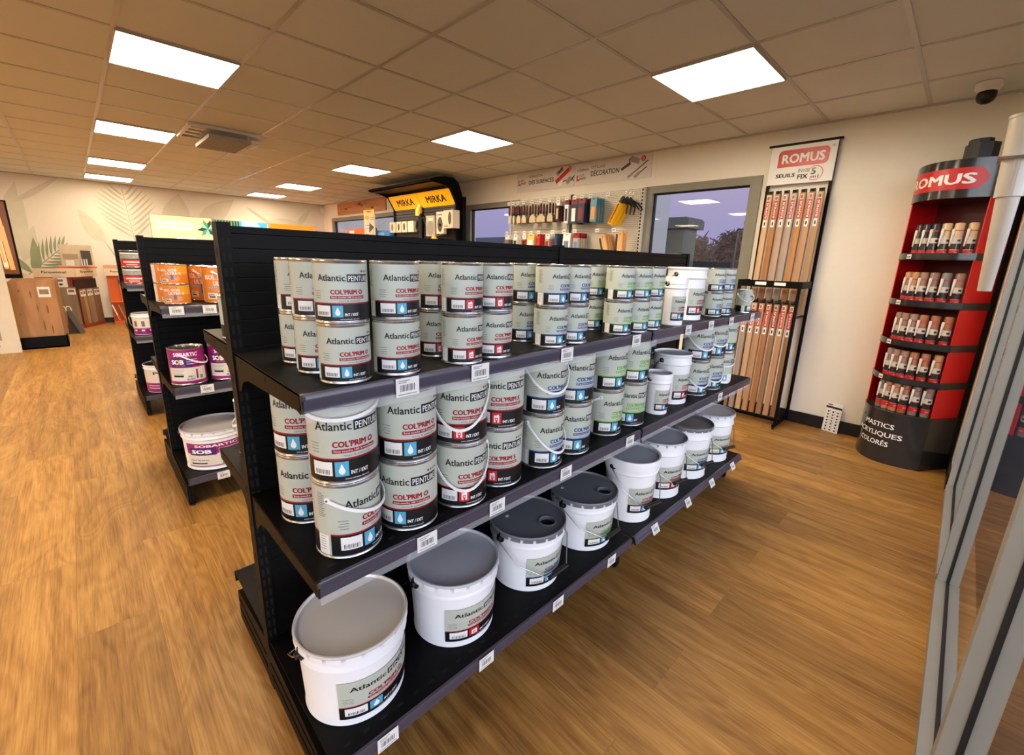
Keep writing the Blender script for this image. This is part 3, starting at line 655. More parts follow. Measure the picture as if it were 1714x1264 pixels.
# ================================================================= PAILS
def make_pail(rb, rt, h, label, loc, rz, lid, var, tabs=True, hole=None, bail='front', group=None, plastic=False, ridge=.78, panel=(-52, 58), name='paint_pail', cat='paint pail', grip=True, labfn=None, ears=90):
    t = empty(name, label, cat, loc, rz, group)
    body = PLAST if plastic else PAILW; rf = lambda z: lerp(rb, rt*.965, z/h)
    pr = [(rb*.96, 0), (rb*.99, .001), (rb*1.008, .004), (rb*1.0, .008), (rb*.992, .011)]
    zr = h*ridge
    pr += [(rf(zr)-.001, zr-.006), (rf(zr)+.005, zr), (rf(zr)+.005, zr+.004), (rf(zr)+.001, zr+.010), (rf(h*.95), h*.95)]
    if plastic: pr += [(rt*1.0, h*.90), (rt*1.0, h*.905)] if False else []
    mb = MB(); mb.lathe(pr, body, 64, closed_ends=False); mb.lathe([(rb*.96, .0005), (.001, .001)], body, 64, closed_ends=False); mb.build('pail_body', t)
    mb = MB()
    if plastic:
        mb.lathe([(rf(h*.86)+.001, h*.86), (rt*1.03, h*.86), (rt*1.03, h*.985), (rt*1.01, h), (rt*.95, h), (rt*.93, h-.002)], PLAST, 64, closed_ends=False)
        mb.lathe([(rt*.93, h-.002), (rt*.90, h-.010), (.001, h-.009)], lid, 64, closed_ends=False)
    else:
        e = .009
        mb.lathe([(rf(h*.95), h*.945), (rt*1.0, h-.010), (rt*1.012, h-.005), (rt*1.0, h), (rt*.975, h+.0005), (rt*.962, h-.002), (rt*.955, h-e*.8)], lid if tabs else body, 64, closed_ends=False)
        if hole is None: mb.lathe([(rt*.955, h-e*.8), (rt*.93, h-e), (rt*.55, h-e+.0015), (.001, h-e+.002)], lid, 64, closed_ends=False)
        else:
            hx, hy, hr = hole; n = 64; vs = []; fs = []
            for i in range(n):
                a = 2*math.pi*i/n; vs.append((rt*.955*math.cos(a), rt*.955*math.sin(a), h-e*.8))
            for i in range(n):
                a = 2*math.pi*i/n; vs.append((hx+hr*math.cos(a), hy+hr*math.sin(a), h-e+.001))
            for i in range(n): k2 = (i+1) % n; fs.append((i, k2, n+k2, n+i))
            mb.add(vs, fs, lid); mb.lathe([(hr*1.12, -.0005), (hr*1.12, .003), (hr*.96, .003), (hr*.9, -.02)], lid, 32, (hx, hy, h-e+.001), False)
            mb.lathe([(hr*.92, -.012), (.0005, -.0125)], SLOT, 32, (hx, hy, h-e+.001), False)
    ld = mb.build('lid', t)
    if tabs and not plastic:
        mb = MB(); n = 20
        for i in range(n):
            a0, a1 = 2*math.pi*(i+.08)/n, 2*math.pi*(i+.86)/n; m = 6; vs = []
            for q in range(m+1):
                a = lerp(a0, a1, q/m); vs += [(rt*1.004*math.cos(a), rt*1.004*math.sin(a), h-.006), (rt*1.009*math.cos(a), rt*1.009*math.sin(a), h-.021)]
            mb.add(vs, [(2*q, 2*q+1, 2*q+3, 2*q+2) for q in range(m)], lid if lid in (LIDD,) else PAILW)
        mb.build('crimped_rim', ld)
    if hole is not None:
        mb = MB(); mb.obox((-hx*.8, hy*-1.6, h-.0076), (1, .5, 0), (-.5, 1, 0), (0, 0, 1), .006, .008, .0003, PAPER); mb.build('sticker', ld)
    if labfn: labfn(t, rf, h)
    else:
        mb = MB(); z0 = h*(.09 if h < .28 else .16); Hh = h*(.62 if h < .28 else .50)
        draw_label(mb, lambda z: rf(z)+.0012, z0, Hh*.92, var, (.66 if h < .28 else .70) if rb > .08 else .8, 0, False, a0=-70, a1=82); mb.build('printed_label', t)
    ze = h*.865
    for sg in (-1, 1):
        a = R(ears*sg); c = Vector((math.cos(a), math.sin(a), 0)); o = c*(rf(ze)-.001)+Vector((0, 0, ze)); mb = MB()
        em = BLACKM if rb > .1 else WIRE; k = 1 if rb > .1 else .7
        mb.tube([o, o+c*.006*k, o+c*.0065*k, o+c*.016*k], [.017*k, .017*k, .010*k, .009*k], em, 16); mb.build('bail_ear', t)
    if bail:
        sg = 1 if bail == 'front' else -1; mb = MB(); rr = rf(ze)+.012; fx = rt+.012; dr = h*.52
        P = [(0, -rr, ze), (sg*.012, -rr-.004, ze-.010), (sg*fx*.55, -rr*.93, ze-dr*.55), (sg*fx*.98, -.055, ze-dr), (sg*(fx+.004), -.045, ze-dr), (sg*(fx+.004), .045, ze-dr), (sg*fx*.98, .055, ze-dr), (sg*fx*.55, rr*.93, ze-dr*.55), (sg*.012, rr+.004, ze-.010), (0, rr, ze)]
        mb.tube(P, .0022, WIRE, 8); w = mb.build('bail_wire', t)
        if grip: mb = MB(); mb.tube([(sg*(fx+.004), -.05, ze-dr), (sg*(fx+.004), .05, ze-dr)], .0085, BLACKM, 12); mb.build('hand_grip', w)
    return t
GP = 'large paint pails on the bottom shelf'
z = S0+.0004
make_pail(.131, .1455, .232, 'big white metal pail with a pale tin lid, nearest on the bottom shelf', (.618, -2.329, z), R(4), LIDW, 'red_drop', bail='back', group=GP)
make_pail(.130, .147, .236, 'white metal pail with plain grey lid, second nearest on the bottom shelf', (.618, -1.986, z), R(-2), LIDG, 'red_jerry', bail='back', group=GP)
make_pail(.125, .1445, .235, 'white pail with a holed dark lid and blue lettering, left of two', (.622, -1.640, z), R(0), LIDD, 'blue_drop', hole=(.068, .035, .030), group=GP)
make_pail(.126, .145, .231, 'white pail with a holed dark lid and green lettering, right of two', (.627, -1.294, z), R(0), LIDD, 'green_drop', hole=(.075, .045, .030), group=GP)
make_pail(.105, .128, .310, 'tall white plastic pail with recessed grey lid on the bottom shelf', (.668, -.975, z), R(-12), LIDG, 'red_drop', tabs=False, plastic=True, group=GP)
make_pail(.124, .139, .305, 'tall white metal pail with grey lid, right beside the plastic pail', (.641, -.658, z), R(-12), LIDG, 'red_jerry', group=GP)
make_pail(.124, .139, .305, 'tall white metal pail with dark lid, second from bottom shelf far end', (.648, -.340, z), R(-14), LIDD, 'blue_drop', group=GP)
make_pail(.124, .139, .302, 'tall white metal pail with shiny grey lid, at the bottom shelf far end', (.650, -.012, z), R(-16), LIDG, 'lime', group=GP)
make_pail(.083, .092, .246, 'white metal pail on the top shelf, behind a slim plastic tub', (.668, -.625, S1+.0004), R(-8), LIDW, 'red_jerry', tabs=False, bail='back', grip=False, ridge=.8)
make_pail(.0425, .048, .205, 'slim white plastic tub on the top shelf before a pail', (.742, -.885, S1+.0004), R(-20), LIDW, 'red_drop', tabs=False, plastic=True, bail=None)
make_pail(.083, .091, .248, 'white metal pail with grey lid on the middle shelf, behind a tub', (.668, -.672, S2+.0004), R(-8), LIDG, 'red_jerry', tabs=False, bail='back', grip=False, ridge=.8)
make_pail(.050, .058, .190, 'slim white plastic tub with grey lid on the middle shelf', (.715, -.893, S2+.0004), R(-15), LIDG, 'red_drop', tabs=False, plastic=True, bail=None)

# price tags of the foreground unit
for i, y in enumerate((-2.245, -2.035, -1.685, -1.274, -.834, -.586, -.325, -.003)):
    price_tag(.7985, y, 1.10-.0005, 'white barcode price tag on the top shelf rail, %s from the near end' % ORD[i], 'price tags on the top rail')
for i, y in enumerate((-2.202, -1.965, -1.652, -1.248, -.326)):
    price_tag(.7985, y, .69-.0005, 'white barcode price tag on the middle shelf rail, %s from the near end' % ORD[i], 'price tags on the middle rail')
for i, y in enumerate((-2.337, -2.006, -1.665, -1.322)):
    price_tag(.8105, y, .185, 'white barcode price tag on the bottom shelf rail, %s from the near end' % ORD[i], 'price tags on the bottom rail')
for i, y in enumerate((-.975, -.629, -.322, -.005)):
    price_tag(.8135, y, .180, 'white price tag on the tilted far half of the bottom rail, %s' % ORD[i], 'price tags on the bottom rail', .45)
# ================================================================= SECOND AND THIRD UNIT GOODS
ORG = M('tin_orange', (226, 128, 28), .35, noise=.04); ORG2 = M('tin_amber', (238, 160, 40), .35); PURP = M('label_magenta', (150, 22, 112), .35); VIOL = M('label_violet', (70, 24, 110), .35); SKYB = M('label_sky', (120, 170, 210), .4); CREAM = M('tin_cream', (222, 214, 200), .4)
def wrapper(r, z0, Hh):
    rf = r if callable(r) else (lambda z: r)
    def fn(layer): return lambda a, t: ((rf(z0+t*Hh)+layer)*math.cos(R(a)), (rf(z0+t*Hh)+layer)*math.sin(R(a)), z0+t*Hh)
    return fn
def wrect(mb, fn, b0, b1, t0, t1, mat, layer, step=6):
    n = max(1, int(abs(b1-b0)/step)); g = fn(layer); vs = []
    for i in range(n+1):
        a = b0+(b1-b0)*i/n; vs += [g(a, t0), g(a, t1)]
    mb.add(vs, [(2*i, 2*i+2, 2*i+3, 2*i+1) for i in range(n)], mat)
def tin(name, label, cat, loc, rz, r, h, draw, group=None, handle=None):
    t = empty(name, label, cat, loc, rz, group)
    mb = MB(); mb.lathe([(r*.955, 0), (r*1.012, .002), (r*.985, .006), (r*.985, h-.006), (r*1.012, h-.002), (r*.965, h), (r*.945, h-.004)], TIN, 40, closed_ends=False); mb.lathe([(r*.955, .0005), (.001, .001)], TIN, 40, closed_ends=False); mb.build('tin_body', t)
    mb = MB(); mb.lathe([(r*.945, h-.004), (r*.88, h-.0015), (r*.84, h-.0015), (r*.82, h-.006), (.001, h-.006)], TIN, 40, closed_ends=False); mb.build('lid', t)
    mb = MB(); draw(mb, wrapper(r*.99, .003, h-.006)); mb.build('printed_label', t)
    if handle: hb = band_handle(r, h*.86, h*.3, handle).build('handle', t); handle_knobs(r, h*.86, handle).build('handle_pivot', hb)
    return t
def isol(mb, fn):
    wrect(mb, fn, -180, 180, .02, .98, ORG, 0); wrect(mb, fn, 20, 90, .5, .98, ORG2, .0002)
    mb.text('ISOL SOB', fn(.0005), -52, 28, .66, .13, WHITE, .03); mb.text('ULTRA B', fn(.0005), -22, 45, .49, .13, WHITE, .03)
    wrect(mb, fn, -45, -8, .40, .45, SKYB, .0004); wrect(mb, fn, 0, 12, .22, .48, M('label_blue2', (60, 110, 180), .4), .0004); wrect(mb, fn, -48, -12, .10, .27, CREAM, .0004); wrect(mb, fn, -42, -20, .14, .18, INK, .0006)
    mb.text('BLANC', fn(.0006), -44, -22, .20, .05, INK, .02)
    for i in range(5): wrect(mb, fn, 14, 40-(i*3 % 7), .36-.05*i, .372-.05*i, CREAM, .0004)
    wrect(mb, fn, -110, -70, .03, .97, CREAM, .0004)
def sobartic(mb, fn):
    wrect(mb, fn, -180, 180, .02, .98, PURP, 0); wrect(mb, fn, -62, 70, .10, .48, CREAM, .0003)
    mb.text('SOBARTIC', fn(.0005), -36, 42, .80, .11, WHITE, .035)
    wrect(mb, fn, -50, 20, .50, .76, VIOL, .0003); mb.text('SOB', fn(.0007), -46, -4, .585, .13, WHITE, .06); mb.text('SOLUTIONS', fn(.0007), -32, -2, .53, .03, ORG2); wrect(mb, fn, -22, -16, .60, .70, ORG2, .0011)
    for i in range(3): wrect(mb, fn, 4, 40, .70-.06*i, .715-.06*i, WHITE, .0006)
    wrect(mb, fn, -45, -10, .22, .27, INK, .0006); mb.text('MAT', fn(.0006), 4, 22, .20, .055, INK, .02); mb.text('BLANC', fn(.0006), 0, 26, .125, .055, INK, .02)
    for i in range(4): wrect(mb, fn, -50, -5-(i*4 % 9), .42-.045*i, .43-.045*i, INKG, .0006)
    wrect(mb, fn, 30, 36, .15, .42, PURP, .0006); wrect(mb, fn, 42, 54, .14, .24, GREEN, .0006)
GO = 'orange tins on the second unit'; zz = 1.0902
o1 = tin('paint_tin', 'lower squat orange tin with white lettering, front stack, second unit', 'paint tin', (-1.20, -2.375, zz), R(-22), .0565, .098, isol, GO)
dup(o1, (-1.20, -2.375, zz+.0982), R(-24), 'upper squat orange tin with white lettering, front stack, second unit', GO)
dup(o1, (-1.325, -2.395, zz), R(10), 'lower squat orange tin half hidden behind the front stack', GO)
dup(o1, (-1.325, -2.395, zz+.0982), R(15), 'upper squat orange tin half hidden behind the front stack', GO)
o2 = tin('paint_tin', 'large orange tin with white lettering to the right of the squat orange tins', 'paint tin', (-1.19, -2.185, zz), R(-10), .078, .187, isol, GO, 70)
dup(o2, (-1.36, -2.215, zz), R(-30), 'large shaded orange tin between the squat stack and the large front tin', GO)
GS = 'purple and white tins on the second unit'
s1_ = tin('paint_tin', 'large magenta and white tin, left of two on the second unit', 'paint tin', (-1.165, -2.38, .6802), R(-14), .079, .190, sobartic, GS, 70)
dup(s1_, (-1.165, -2.205, .6802), R(-14), 'large magenta and white tin, right of two, partly hidden by the foreground post', GS)
def oval_label(t, rf, h):
    mb = MB(); fn = wrapper(lambda z: rf(z)+.0012, h*.10, h*.60)
    wrect(mb, fn, -58, 52, .0, 1, CREAM, 0); wrect(mb, fn, -58, 52, .55, 1, PURP, .0002); wrect(mb, fn, -50, 0, .5, .82, VIOL, .0004); mb.text('SOBARTIC', fn(.0006), -38, 40, .84, .11, WHITE, .03); mb.text('SOB', fn(.0008), -46, -8, .58, .16, WHITE, .05)
    wrect(mb, fn, -58, 52, 0, .04, PURP, .0003); mb.text('MAT BLANC', fn(.0006), -50, -14, .26, .05, INK, .02); wrect(mb, fn, -50, -18, .12, .17, INK, .0004); wrect(mb, fn, 8, 18, .05, .14, GREEN, .0004); wrect(mb, fn, 30, 37, .1, .45, INK, .0004)
    for i in range(3): wrect(mb, fn, 4, 44, .74-.08*i, .76-.08*i, WHITE, .0005)
    mb.build('printed_label', t)
make_pail(.150, .163, .225, 'wide white pail with magenta label at the bottom of the second unit', (-1.225, -2.29, .1854), R(-12), M('lid_offwhite', (188, 184, 188), .4), 'red_drop', bail='back', grip=False, labfn=oval_label, ridge=.80)
# third unit
REDT = M('tub_red', (200, 24, 40), .4); BLK2 = M('tub_black', (28, 24, 26), .35)
def redtub(mb, fn):
    wrect(mb, fn, -180, 180, .02, .98, REDT, 0); wrect(mb, fn, -180, 180, .45, .98, BLK2, .0002); wrect(mb, fn, -70, 70, .50, .78, M('tub_photo', (150, 150, 146), .5, noise=.5, nscale=60), .0004); wrect(mb, fn, -60, 60, .80, .88, WHITE, .0004); wrect(mb, fn, -40, 40, .24, .34, CREAM, .0004); wrect(mb, fn, -25, 25, .10, .16, CREAM, .0004)
GR = 'red and black tubs on the third unit'
rt_ = tin('paint_tub', 'lower red and black tub, left column on the third unit', 'paint tub', (-3.04, -2.385, 1.0902), R(-18), .082, .126, redtub, GR)
dup(rt_, (-3.04, -2.385, 1.2164), R(-16), 'upper red and black tub, left column on the third unit', GR)
dup(rt_, (-3.04, -2.21, 1.0902), R(-12), 'lower red and black tub, right column on the third unit', GR)
dup(rt_, (-3.04, -2.21, 1.2164), R(-12), 'upper red and black tub, right column on the third unit', GR)
def purpail(t, rf, h):
    mb = MB(); fn = wrapper(lambda z: rf(z)+.001, h*.04, h*.72); wrect(mb, fn, -180, 180, 0, 1, CREAM, 0); wrect(mb, fn, -180, 180, 0, .36, PURP, .0002)
    for a in (-50, -10, 30): wrect(mb, fn, a, a+16, .2, .30, WHITE, .0004); wrect(mb, fn, a+4, a+20, .5, .85, M('print_taupe', (120, 96, 104), .5), .0004)
    mb.build('printed_label', t)
GV = 'purple-white pails on the third unit'
pp = make_pail(.073, .08, .172, 'purple-white pail with dark lid and white strap, left one on the third unit', (-3.02, -2.385, .6804), R(-15), BLK2, 'red_drop', tabs=False, bail='front', grip=False, labfn=purpail, group=GV, ridge=.82)
dup(pp, (-3.02, -2.215, .6804), R(-10), 'purple-white pail with dark lid, right one on the third unit', GV)
def poli(t, rf, h):
    mb = MB(); fn = wrapper(lambda z: rf(z)+.001, h*.03, h*.78); wrect(mb, fn, -180, 180, 0, 1, CREAM, 0); wrect(mb, fn, -180, 180, 0, .42, PURP, .0002); mb.text('POLI', fn(.0005), -20, 38, .82, .12, INK, .04); wrect(mb, fn, 5, 30, .45, .75, M('print_taupe', (120, 96, 104), .5), .0004)
    for i in range(2): wrect(mb, fn, -45, -5, .28-.12*i, .31-.12*i, WHITE, .0004); wrect(mb, fn, 5, 45, .28-.12*i, .31-.12*i, WHITE, .0004)
    mb.build('printed_label', t)
make_pail(.125, .135, .235, 'purple and white pail with a black lid on the bottom of the third unit', (-3.06, -2.31, .1854), R(-20), BLK2, 'red_drop', tabs=False, bail=None, labfn=poli, ridge=.85)
for i, (x, y, z_) in enumerate(((-1.0465, -2.406, 1.0895), (-1.0465, -2.27, 1.0895), (-1.0465, -2.327, .6795), (-1.035, -2.31, .185))):
    price_tag(x, y, z_, 'price tag on the second unit, %s' % ('upper rail, left of two', 'upper rail, right of two by the front post', 'middle rail under the magenta tins', 'bottom rail under the wide white pail')[i], 'price tags on the second unit')
# ================================================================= DOOR-STRIP STAND (back wall, right)
st = empty('display_stand', 'tall black floor stand of wooden door threshold strips with a white and red header sign', 'display stand', (.47, 1.6, 0))
def L0(o, root): o.location = -Vector(root.location); return o
mb = MB()
for x in (.232, .688): mb.box(x, x+.022, 1.70, 1.725, .02, 2.36, BLACK)
mb.box(.21, .73, 1.698, 1.727, 2.352, 2.366, BLACK)
L0(mb.build('rear_frame', st), st)
mb = MB()
for x in (.215, .672): mb.box(x, x+.022, 1.415, 1.44, .03, 1.25, BLACK)
for x in (.215, .672): mb.box(x, x+.022, 1.37, 1.72, .018, .04, BLACK); mb.box(x+.003, x+.019, 1.375, 1.40, 0, .018, BLACKM)
mb.box(.215, .69, 1.52, 1.545, .03, .055, BLACK)
for z in (.95,): mb.box(.672, .690, 1.44, 1.70, z, z+.015, BLACK)
L0(mb.build('front_frame', st), st)
mb = MB(); mb.box(.215, .705, 1.41, 1.416, 1.195, 1.25, BLACK); mb.box(.215, .705, 1.416, 1.54, 1.195, 1.201, BLACK); mb.box(.699, .705, 1.416, 1.70, 1.195, 1.25, BLACK); mb.box(.215, .221, 1.416, 1.70, 1.195, 1.25, BLACK)
tr_ = L0(mb.build('tray', st), st)
for a in (.355, .50): mb = MB(); mb.box(a, a+.085, 1.4085, 1.4098, 1.212, 1.238, PAPER); mb.build('tray_label', tr_)
# header sign
mb = MB(); mb.box(.236, .708, 1.690, 1.697, 2.045, 2.345, WHITE); fn = plane_fn((.236, 1.6893, 2.045), (1, 0, 0), (0, 0, 1))
def rrect(mb, fn, x0, x1, y0, y1, r, mat, corners=(1, 1, 1, 1)):
    pts = []
    for (cx, cy, a0, on) in ((x1-r, y1-r, 0, corners[0]), (x0+r, y1-r, 90, corners[1]), (x0+r, y0+r, 180, corners[2]), (x1-r, y0+r, 270, corners[3])):
        if on: pts += [fn(cx+r*math.cos(R(a0+i*15)), cy+r*math.sin(R(a0+i*15))) for i in range(7)]
        else: pts.append(fn(cx+r*(1 if a0 in (0, 270) else -1), cy+r*(1 if a0 in (0, 90) else -1)))
    mb.poly(pts, mat)
def lay(f, d): return lambda x, y: (lambda p: (p[0]+d[0], p[1]+d[1], p[2]+d[2]))(f(x, y))
rrect(mb, fn, .062, .425, .135, .268, .035, ROM, (1, 1, 0, 1))
f2 = lay(fn, (0, -.0006, 0)); mb.text('ROMUS', f2, .092, .398, .165, .072, WHITE, .03); mb.text('SEUILS', f2, .062, .205, .055, .03, CHAR, .035)
mb.text('INVISI', f2, .225, .305, .083, .03, CHAR, -.005); mb.text('FIX', f2, .225, .300, .034, .036, CHAR, .04)
mb.text('5', f2, .318, .352, .062, .05, CHAR, .04); mb.text('en1', f2, .318, .375, .033, .024, CHAR, .02)
def ring(mb, fn, cx, cy, r, w, mat, a0=0, a1=360, n=28):
    vs = []
    for i in range(n+1):
        a = R(a0+(a1-a0)*i/n); vs += [fn(cx+r*math.cos(a), cy+r*math.sin(a)), fn(cx+(r-w)*math.cos(a), cy+(r-w)*math.sin(a))]
    mb.add(vs, [(2*i, 2*i+2, 2*i+3, 2*i+1) for i in range(n)], mat)
ring(mb, f2, .347, .070, .056, .005, ROM, -130, 165); ring(mb, f2, .448, .262, .010, .0015, CHAR); mb.text('R', f2, .444, .452, .257, .010, CHAR, .01)
L0(mb.build('header_sign', st), st)
# threshold strips
SW = [((186, 144, 102), (204, 172, 132)), ((149, 96, 52), (172, 117, 72)), ((167, 137, 116), (181, 154, 135)), ((154, 135, 121), (172, 154, 140)), ((167, 110, 56), (186, 132, 75)), ((172, 124, 84), (188, 144, 103)), ((154, 117, 80), (172, 137, 98)), ((132, 95, 61), (154, 117, 80))]
def strip(i, x, y, z0, z1, w, d, lean, c, label, grp):
    t = empty('threshold_strip', label, 'threshold strip', (x, y, z0), 0, grp)
    wm = wood('strip_wood_%d' % c, *SW[c]); mb = MB(); h = z1-z0; q = lean
    vs = [(a*w/2, b*d/2+(q if k else 0), h if k else 0) for k in (0, 1) for b in (-1, 1) for a in (-1, 1)]
    mb.add(vs, [(0, 2, 3, 1), (4, 5, 7, 6), (0, 1, 5, 4), (2, 6, 7, 3), (0, 4, 6, 2), (1, 3, 7, 5)], wm); mb.build('strip', t)
    u = Vector((0, q, h)).normalized(); fn = lambda a, s: (-w/2+.004+a, -d/2-.0008+q*(s/h), s)
    mb = MB(); W_ = w*.62
    mb.poly([fn(0, h-.05), fn(W_, h-.05), fn(W_, h-.012), fn(0, h-.012)], PAPER); mb.poly([fn(.003, h-.045), fn(W_-.003, h-.045), fn(W_-.003, h-.017), fn(.003, h-.017)], ROM)
    mb.poly([fn(0, h-.20), fn(W_, h-.20), fn(W_, h-.055), fn(0, h-.055)], ROM)
    g = lambda a, b: (lambda p: (p[0], p[1]-.0005, p[2]))(fn(W_*.78-b, h-.19+a)); mb.text('ROMUS', g, 0, .125, 0, W_*.55, WHITE, .015)
    mb.poly([fn(0, h-.265), fn(W_, h-.265), fn(W_, h-.205), fn(0, h-.205)], PAPER); g2 = lambda a, b: (lambda p: (p[0], p[1]-.0005, p[2]))(fn(a, b)); mb.poly([g2(W_*.3, h-.25), g2(W_*.7, h-.25), g2(W_*.7, h-.222), g2(W_*.3, h-.222)], INK)
    mb.build('brand_sticker', t)
    mb = MB(); mb.obox((0, q, h+.012), (1, 0, 0), (0, 1, 0), (0, 0, 1), w*.42, d*.5, .014, BLACKM); mb.tube([(0, q-.03, h+.014), (0, q+.02, h+.022), (.0, q+.05, h+.03)], .008, BLACKM, 8); mb.lathe([(.012, -.006), (.014, 0), (.012, .006)], BLACKM, 10, (0, q-d*.5-.004, h+.016)); mb.build('hook', t)
for i in range(7):
    strip(i, .305+.0615*i, 1.575, .975, 1.955, .041, .035, .03, [0, 1, 2, 3, 4, 5, 6][i], 'wood-look threshold strip in the upper row of the stand, %s from the left' % ORD[i], 'threshold strips in the upper row')
for i in range(8):
    strip(i, .235+.0585*i, 1.475, .085, 1.055, .040, .035, .03, [6, 3, 0, 5, 1, 7, 5, 7][i], 'wood-look threshold strip in the lower row of the stand, %s from the left' % ORD[i], 'threshold strips in the lower row')
# sample card on the floor
t = empty('sample_card', 'small white sample card of printed knobs leaning on the black skirting', 'card', (1.03, 1.70, 0))
mb = MB(); u = Vector((1, -.28, 0)).normalized(); v = Vector((0, .12, 1)).normalized(); nrm = u.cross(v).normalized()
mb.obox(Vector((0, 0, .0))+v*.128, u, nrm, v, .060, .0015, .126, WHITE); mb.build('card_board', t)
fn = lambda a, b: tuple(u*a+v*b-nrm*.0 + (nrm*.0022 if nrm.y < 0 else nrm*-.0022))
mb = MB(); mb.poly([fn(-.06, .205), fn(.06, .205), fn(.06, .222), fn(-.06, .222)], INK); mb.poly([fn(-.05, .23), (fn(-.015, .23)), fn(-.015, .24), fn(-.05, .24)], ROM)
for r_ in range(7):
    for c in range(3):
        cx, cy = -.036+.036*c, .02+.026*r_; mb.poly([fn(cx+.007*math.cos(q*.785), cy+.007*math.sin(q*.785)) for q in range(8)], [INK, BLACK, M('knob_brown', (70, 48, 40), .4)][(r_+c) % 3]); mb.poly([fn(cx+.009, cy+.004), fn(cx+.016, cy+.004), fn(cx+.016, cy+.009), fn(cx+.009, cy+.009)], INKG)
mb.build('card_print', t)

# ================================================================= SEALANT COLUMN DISPLAY (right corner)
cx, cy = 1.4315, 1.41; ux, uy = .843, -.537; nx_, ny_ = -.537, -.843
DZ = math.atan2(uy, ux)
cd = empty('sealant_display', 'tall red and charcoal column display of sealant cartridges in the right corner', 'display stand', (cx, cy, 0), DZ)
# local frame: x = along the front, -y = outward to the room
hw, dp, bul = .2235, .235, .148
def front(w=hw, b=bul, n=16): return [(-w+2*w*i/n, -b*(1-(2*i/n-1)**2)) for i in range(n+1)]
def arcshape(w, b, d): return front(w, b)+[(w, d), (-w, d)]
mb = MB(); mb.prism(arcshape(hw+.005, bul, dp), .0, .365, CHAR); mb.prism(arcshape(hw+.008, bul+.004, dp), .365, .385, CHAR)
def fmap(w, b, e): return lambda x, z: (x, -b*(1-(x/w)**2)-e, z)
base = mb.build('base_plinth', cd)
mb = MB(); f = fmap(hw+.005, bul, .0012); mb.text('MASTICS', f, -.10, .10, .262, .036, WHITE, .02); mb.text('ACRYLIQUES', f, -.165, .145, .195, .036, WHITE, .02); mb.text('COLOR\u00c9S', f, -.115, .09, .128, .036, WHITE, .02); mb.build('lettering', base)
mb = MB(); mb.box(-hw, -hw+.006, 0, dp, .385, 2.02, DARKRED); mb.build('side_panel', cd)
mb = MB(); mb.box(hw-.006, hw, 0, dp, .385, 2.02, DARKRED); mb.build('side_panel', cd)
mb = MB(); mb.box(-hw, hw, dp-.004, dp, .385, 2.02, M('display_dark_red', (96, 14, 18), .4)); mb.box(-hw+.006, hw+.004, dp, dp+.05, 0, 2.05, BLACKM); mb.build('rear_panel', cd)
ZS = [.637, .893, 1.17, 1.479]
for z in ZS:
    mb = MB(); mb.prism(arcshape(hw+.006, bul*.85, dp-.005), z-.045, z-.038, CHAR); w = hw+.006
    outer = front(w, bul*.85); inner = front(w-.004, bul*.85-.006)
    mb.prism(outer+inner[::-1], z-.045, z, CHAR); mb.box(hw, hw+.005, 0, dp, z-.045, z, CHAR); mb.box(-hw-.005, -hw, 0, dp, z-.045, z, CHAR)
    s = mb.build('display_shelf', cd)
    mb = MB(); f = fmap(w, bul*.85, .001); mb.poly([f(-.10, z-.038), f(-.06, z-.038), f(-.06, z-.008), f(-.10, z-.008)], PAPER); mb.poly([lay(f, (0, -.0005, 0))(*q) for q in ((-.095, z-.03), (-.065, z-.03), (-.065, z-.02), (-.095, z-.02))], INKG); mb.build('shelf_label', s)
mb = MB(); mb.prism(arcshape(hw+.008, bul, dp), 1.81, 2.035, CHAR); hd = mb.build('header', cd)
mb = MB(); f = fmap(hw+.008, bul, .0012)
def rr_curved(mb, f, x0, x1, y0, y1, r, mat, n=20):
    vs = []
    for i in range(n+1):
        x = x0+(x1-x0)*i/n; dx = max(0, x-(x1-r)); e_ = r-math.sqrt(max(0, r*r-dx*dx)); vs += [f(x, y0+e_), f(x, y1-(e_ if True else 0))]
    mb.add(vs, [(2*i, 2*i+2, 2*i+3, 2*i+1) for i in range(n)], mat)
rr_curved(mb, f, -.215, .205, 1.86, 1.985, .045, ROM); mb.text('ROMUS', fmap(hw+.008, bul, .002), -.195, .170, 1.892, .062, WHITE, .032)
sidef = lambda y, z: (hw+.0092, y, z)
ring(mb, sidef, .04, 1.985, .013, .0025, M('label_pink', (220, 130, 130), .4)); mb.text('R', sidef, .034, .046, 1.978, .014, M('label_pink', (220, 130, 130), .4), .02)
mb.build('header_sign', hd)
mb = MB(); o8 = [(.05+.075*math.cos(R(22.5+45*i))*1.1, .075*math.sin(R(22.5+45*i))+.09) for i in range(8)]
mb.prism(o8, 2.035, 2.145, BLACKM); mb.prism([(x*.72, (y-.09)*.72+.09) for x, y in o8], 2.145, 2.175, BLACKM); mb.build('top_knob', cd)
CART = {}
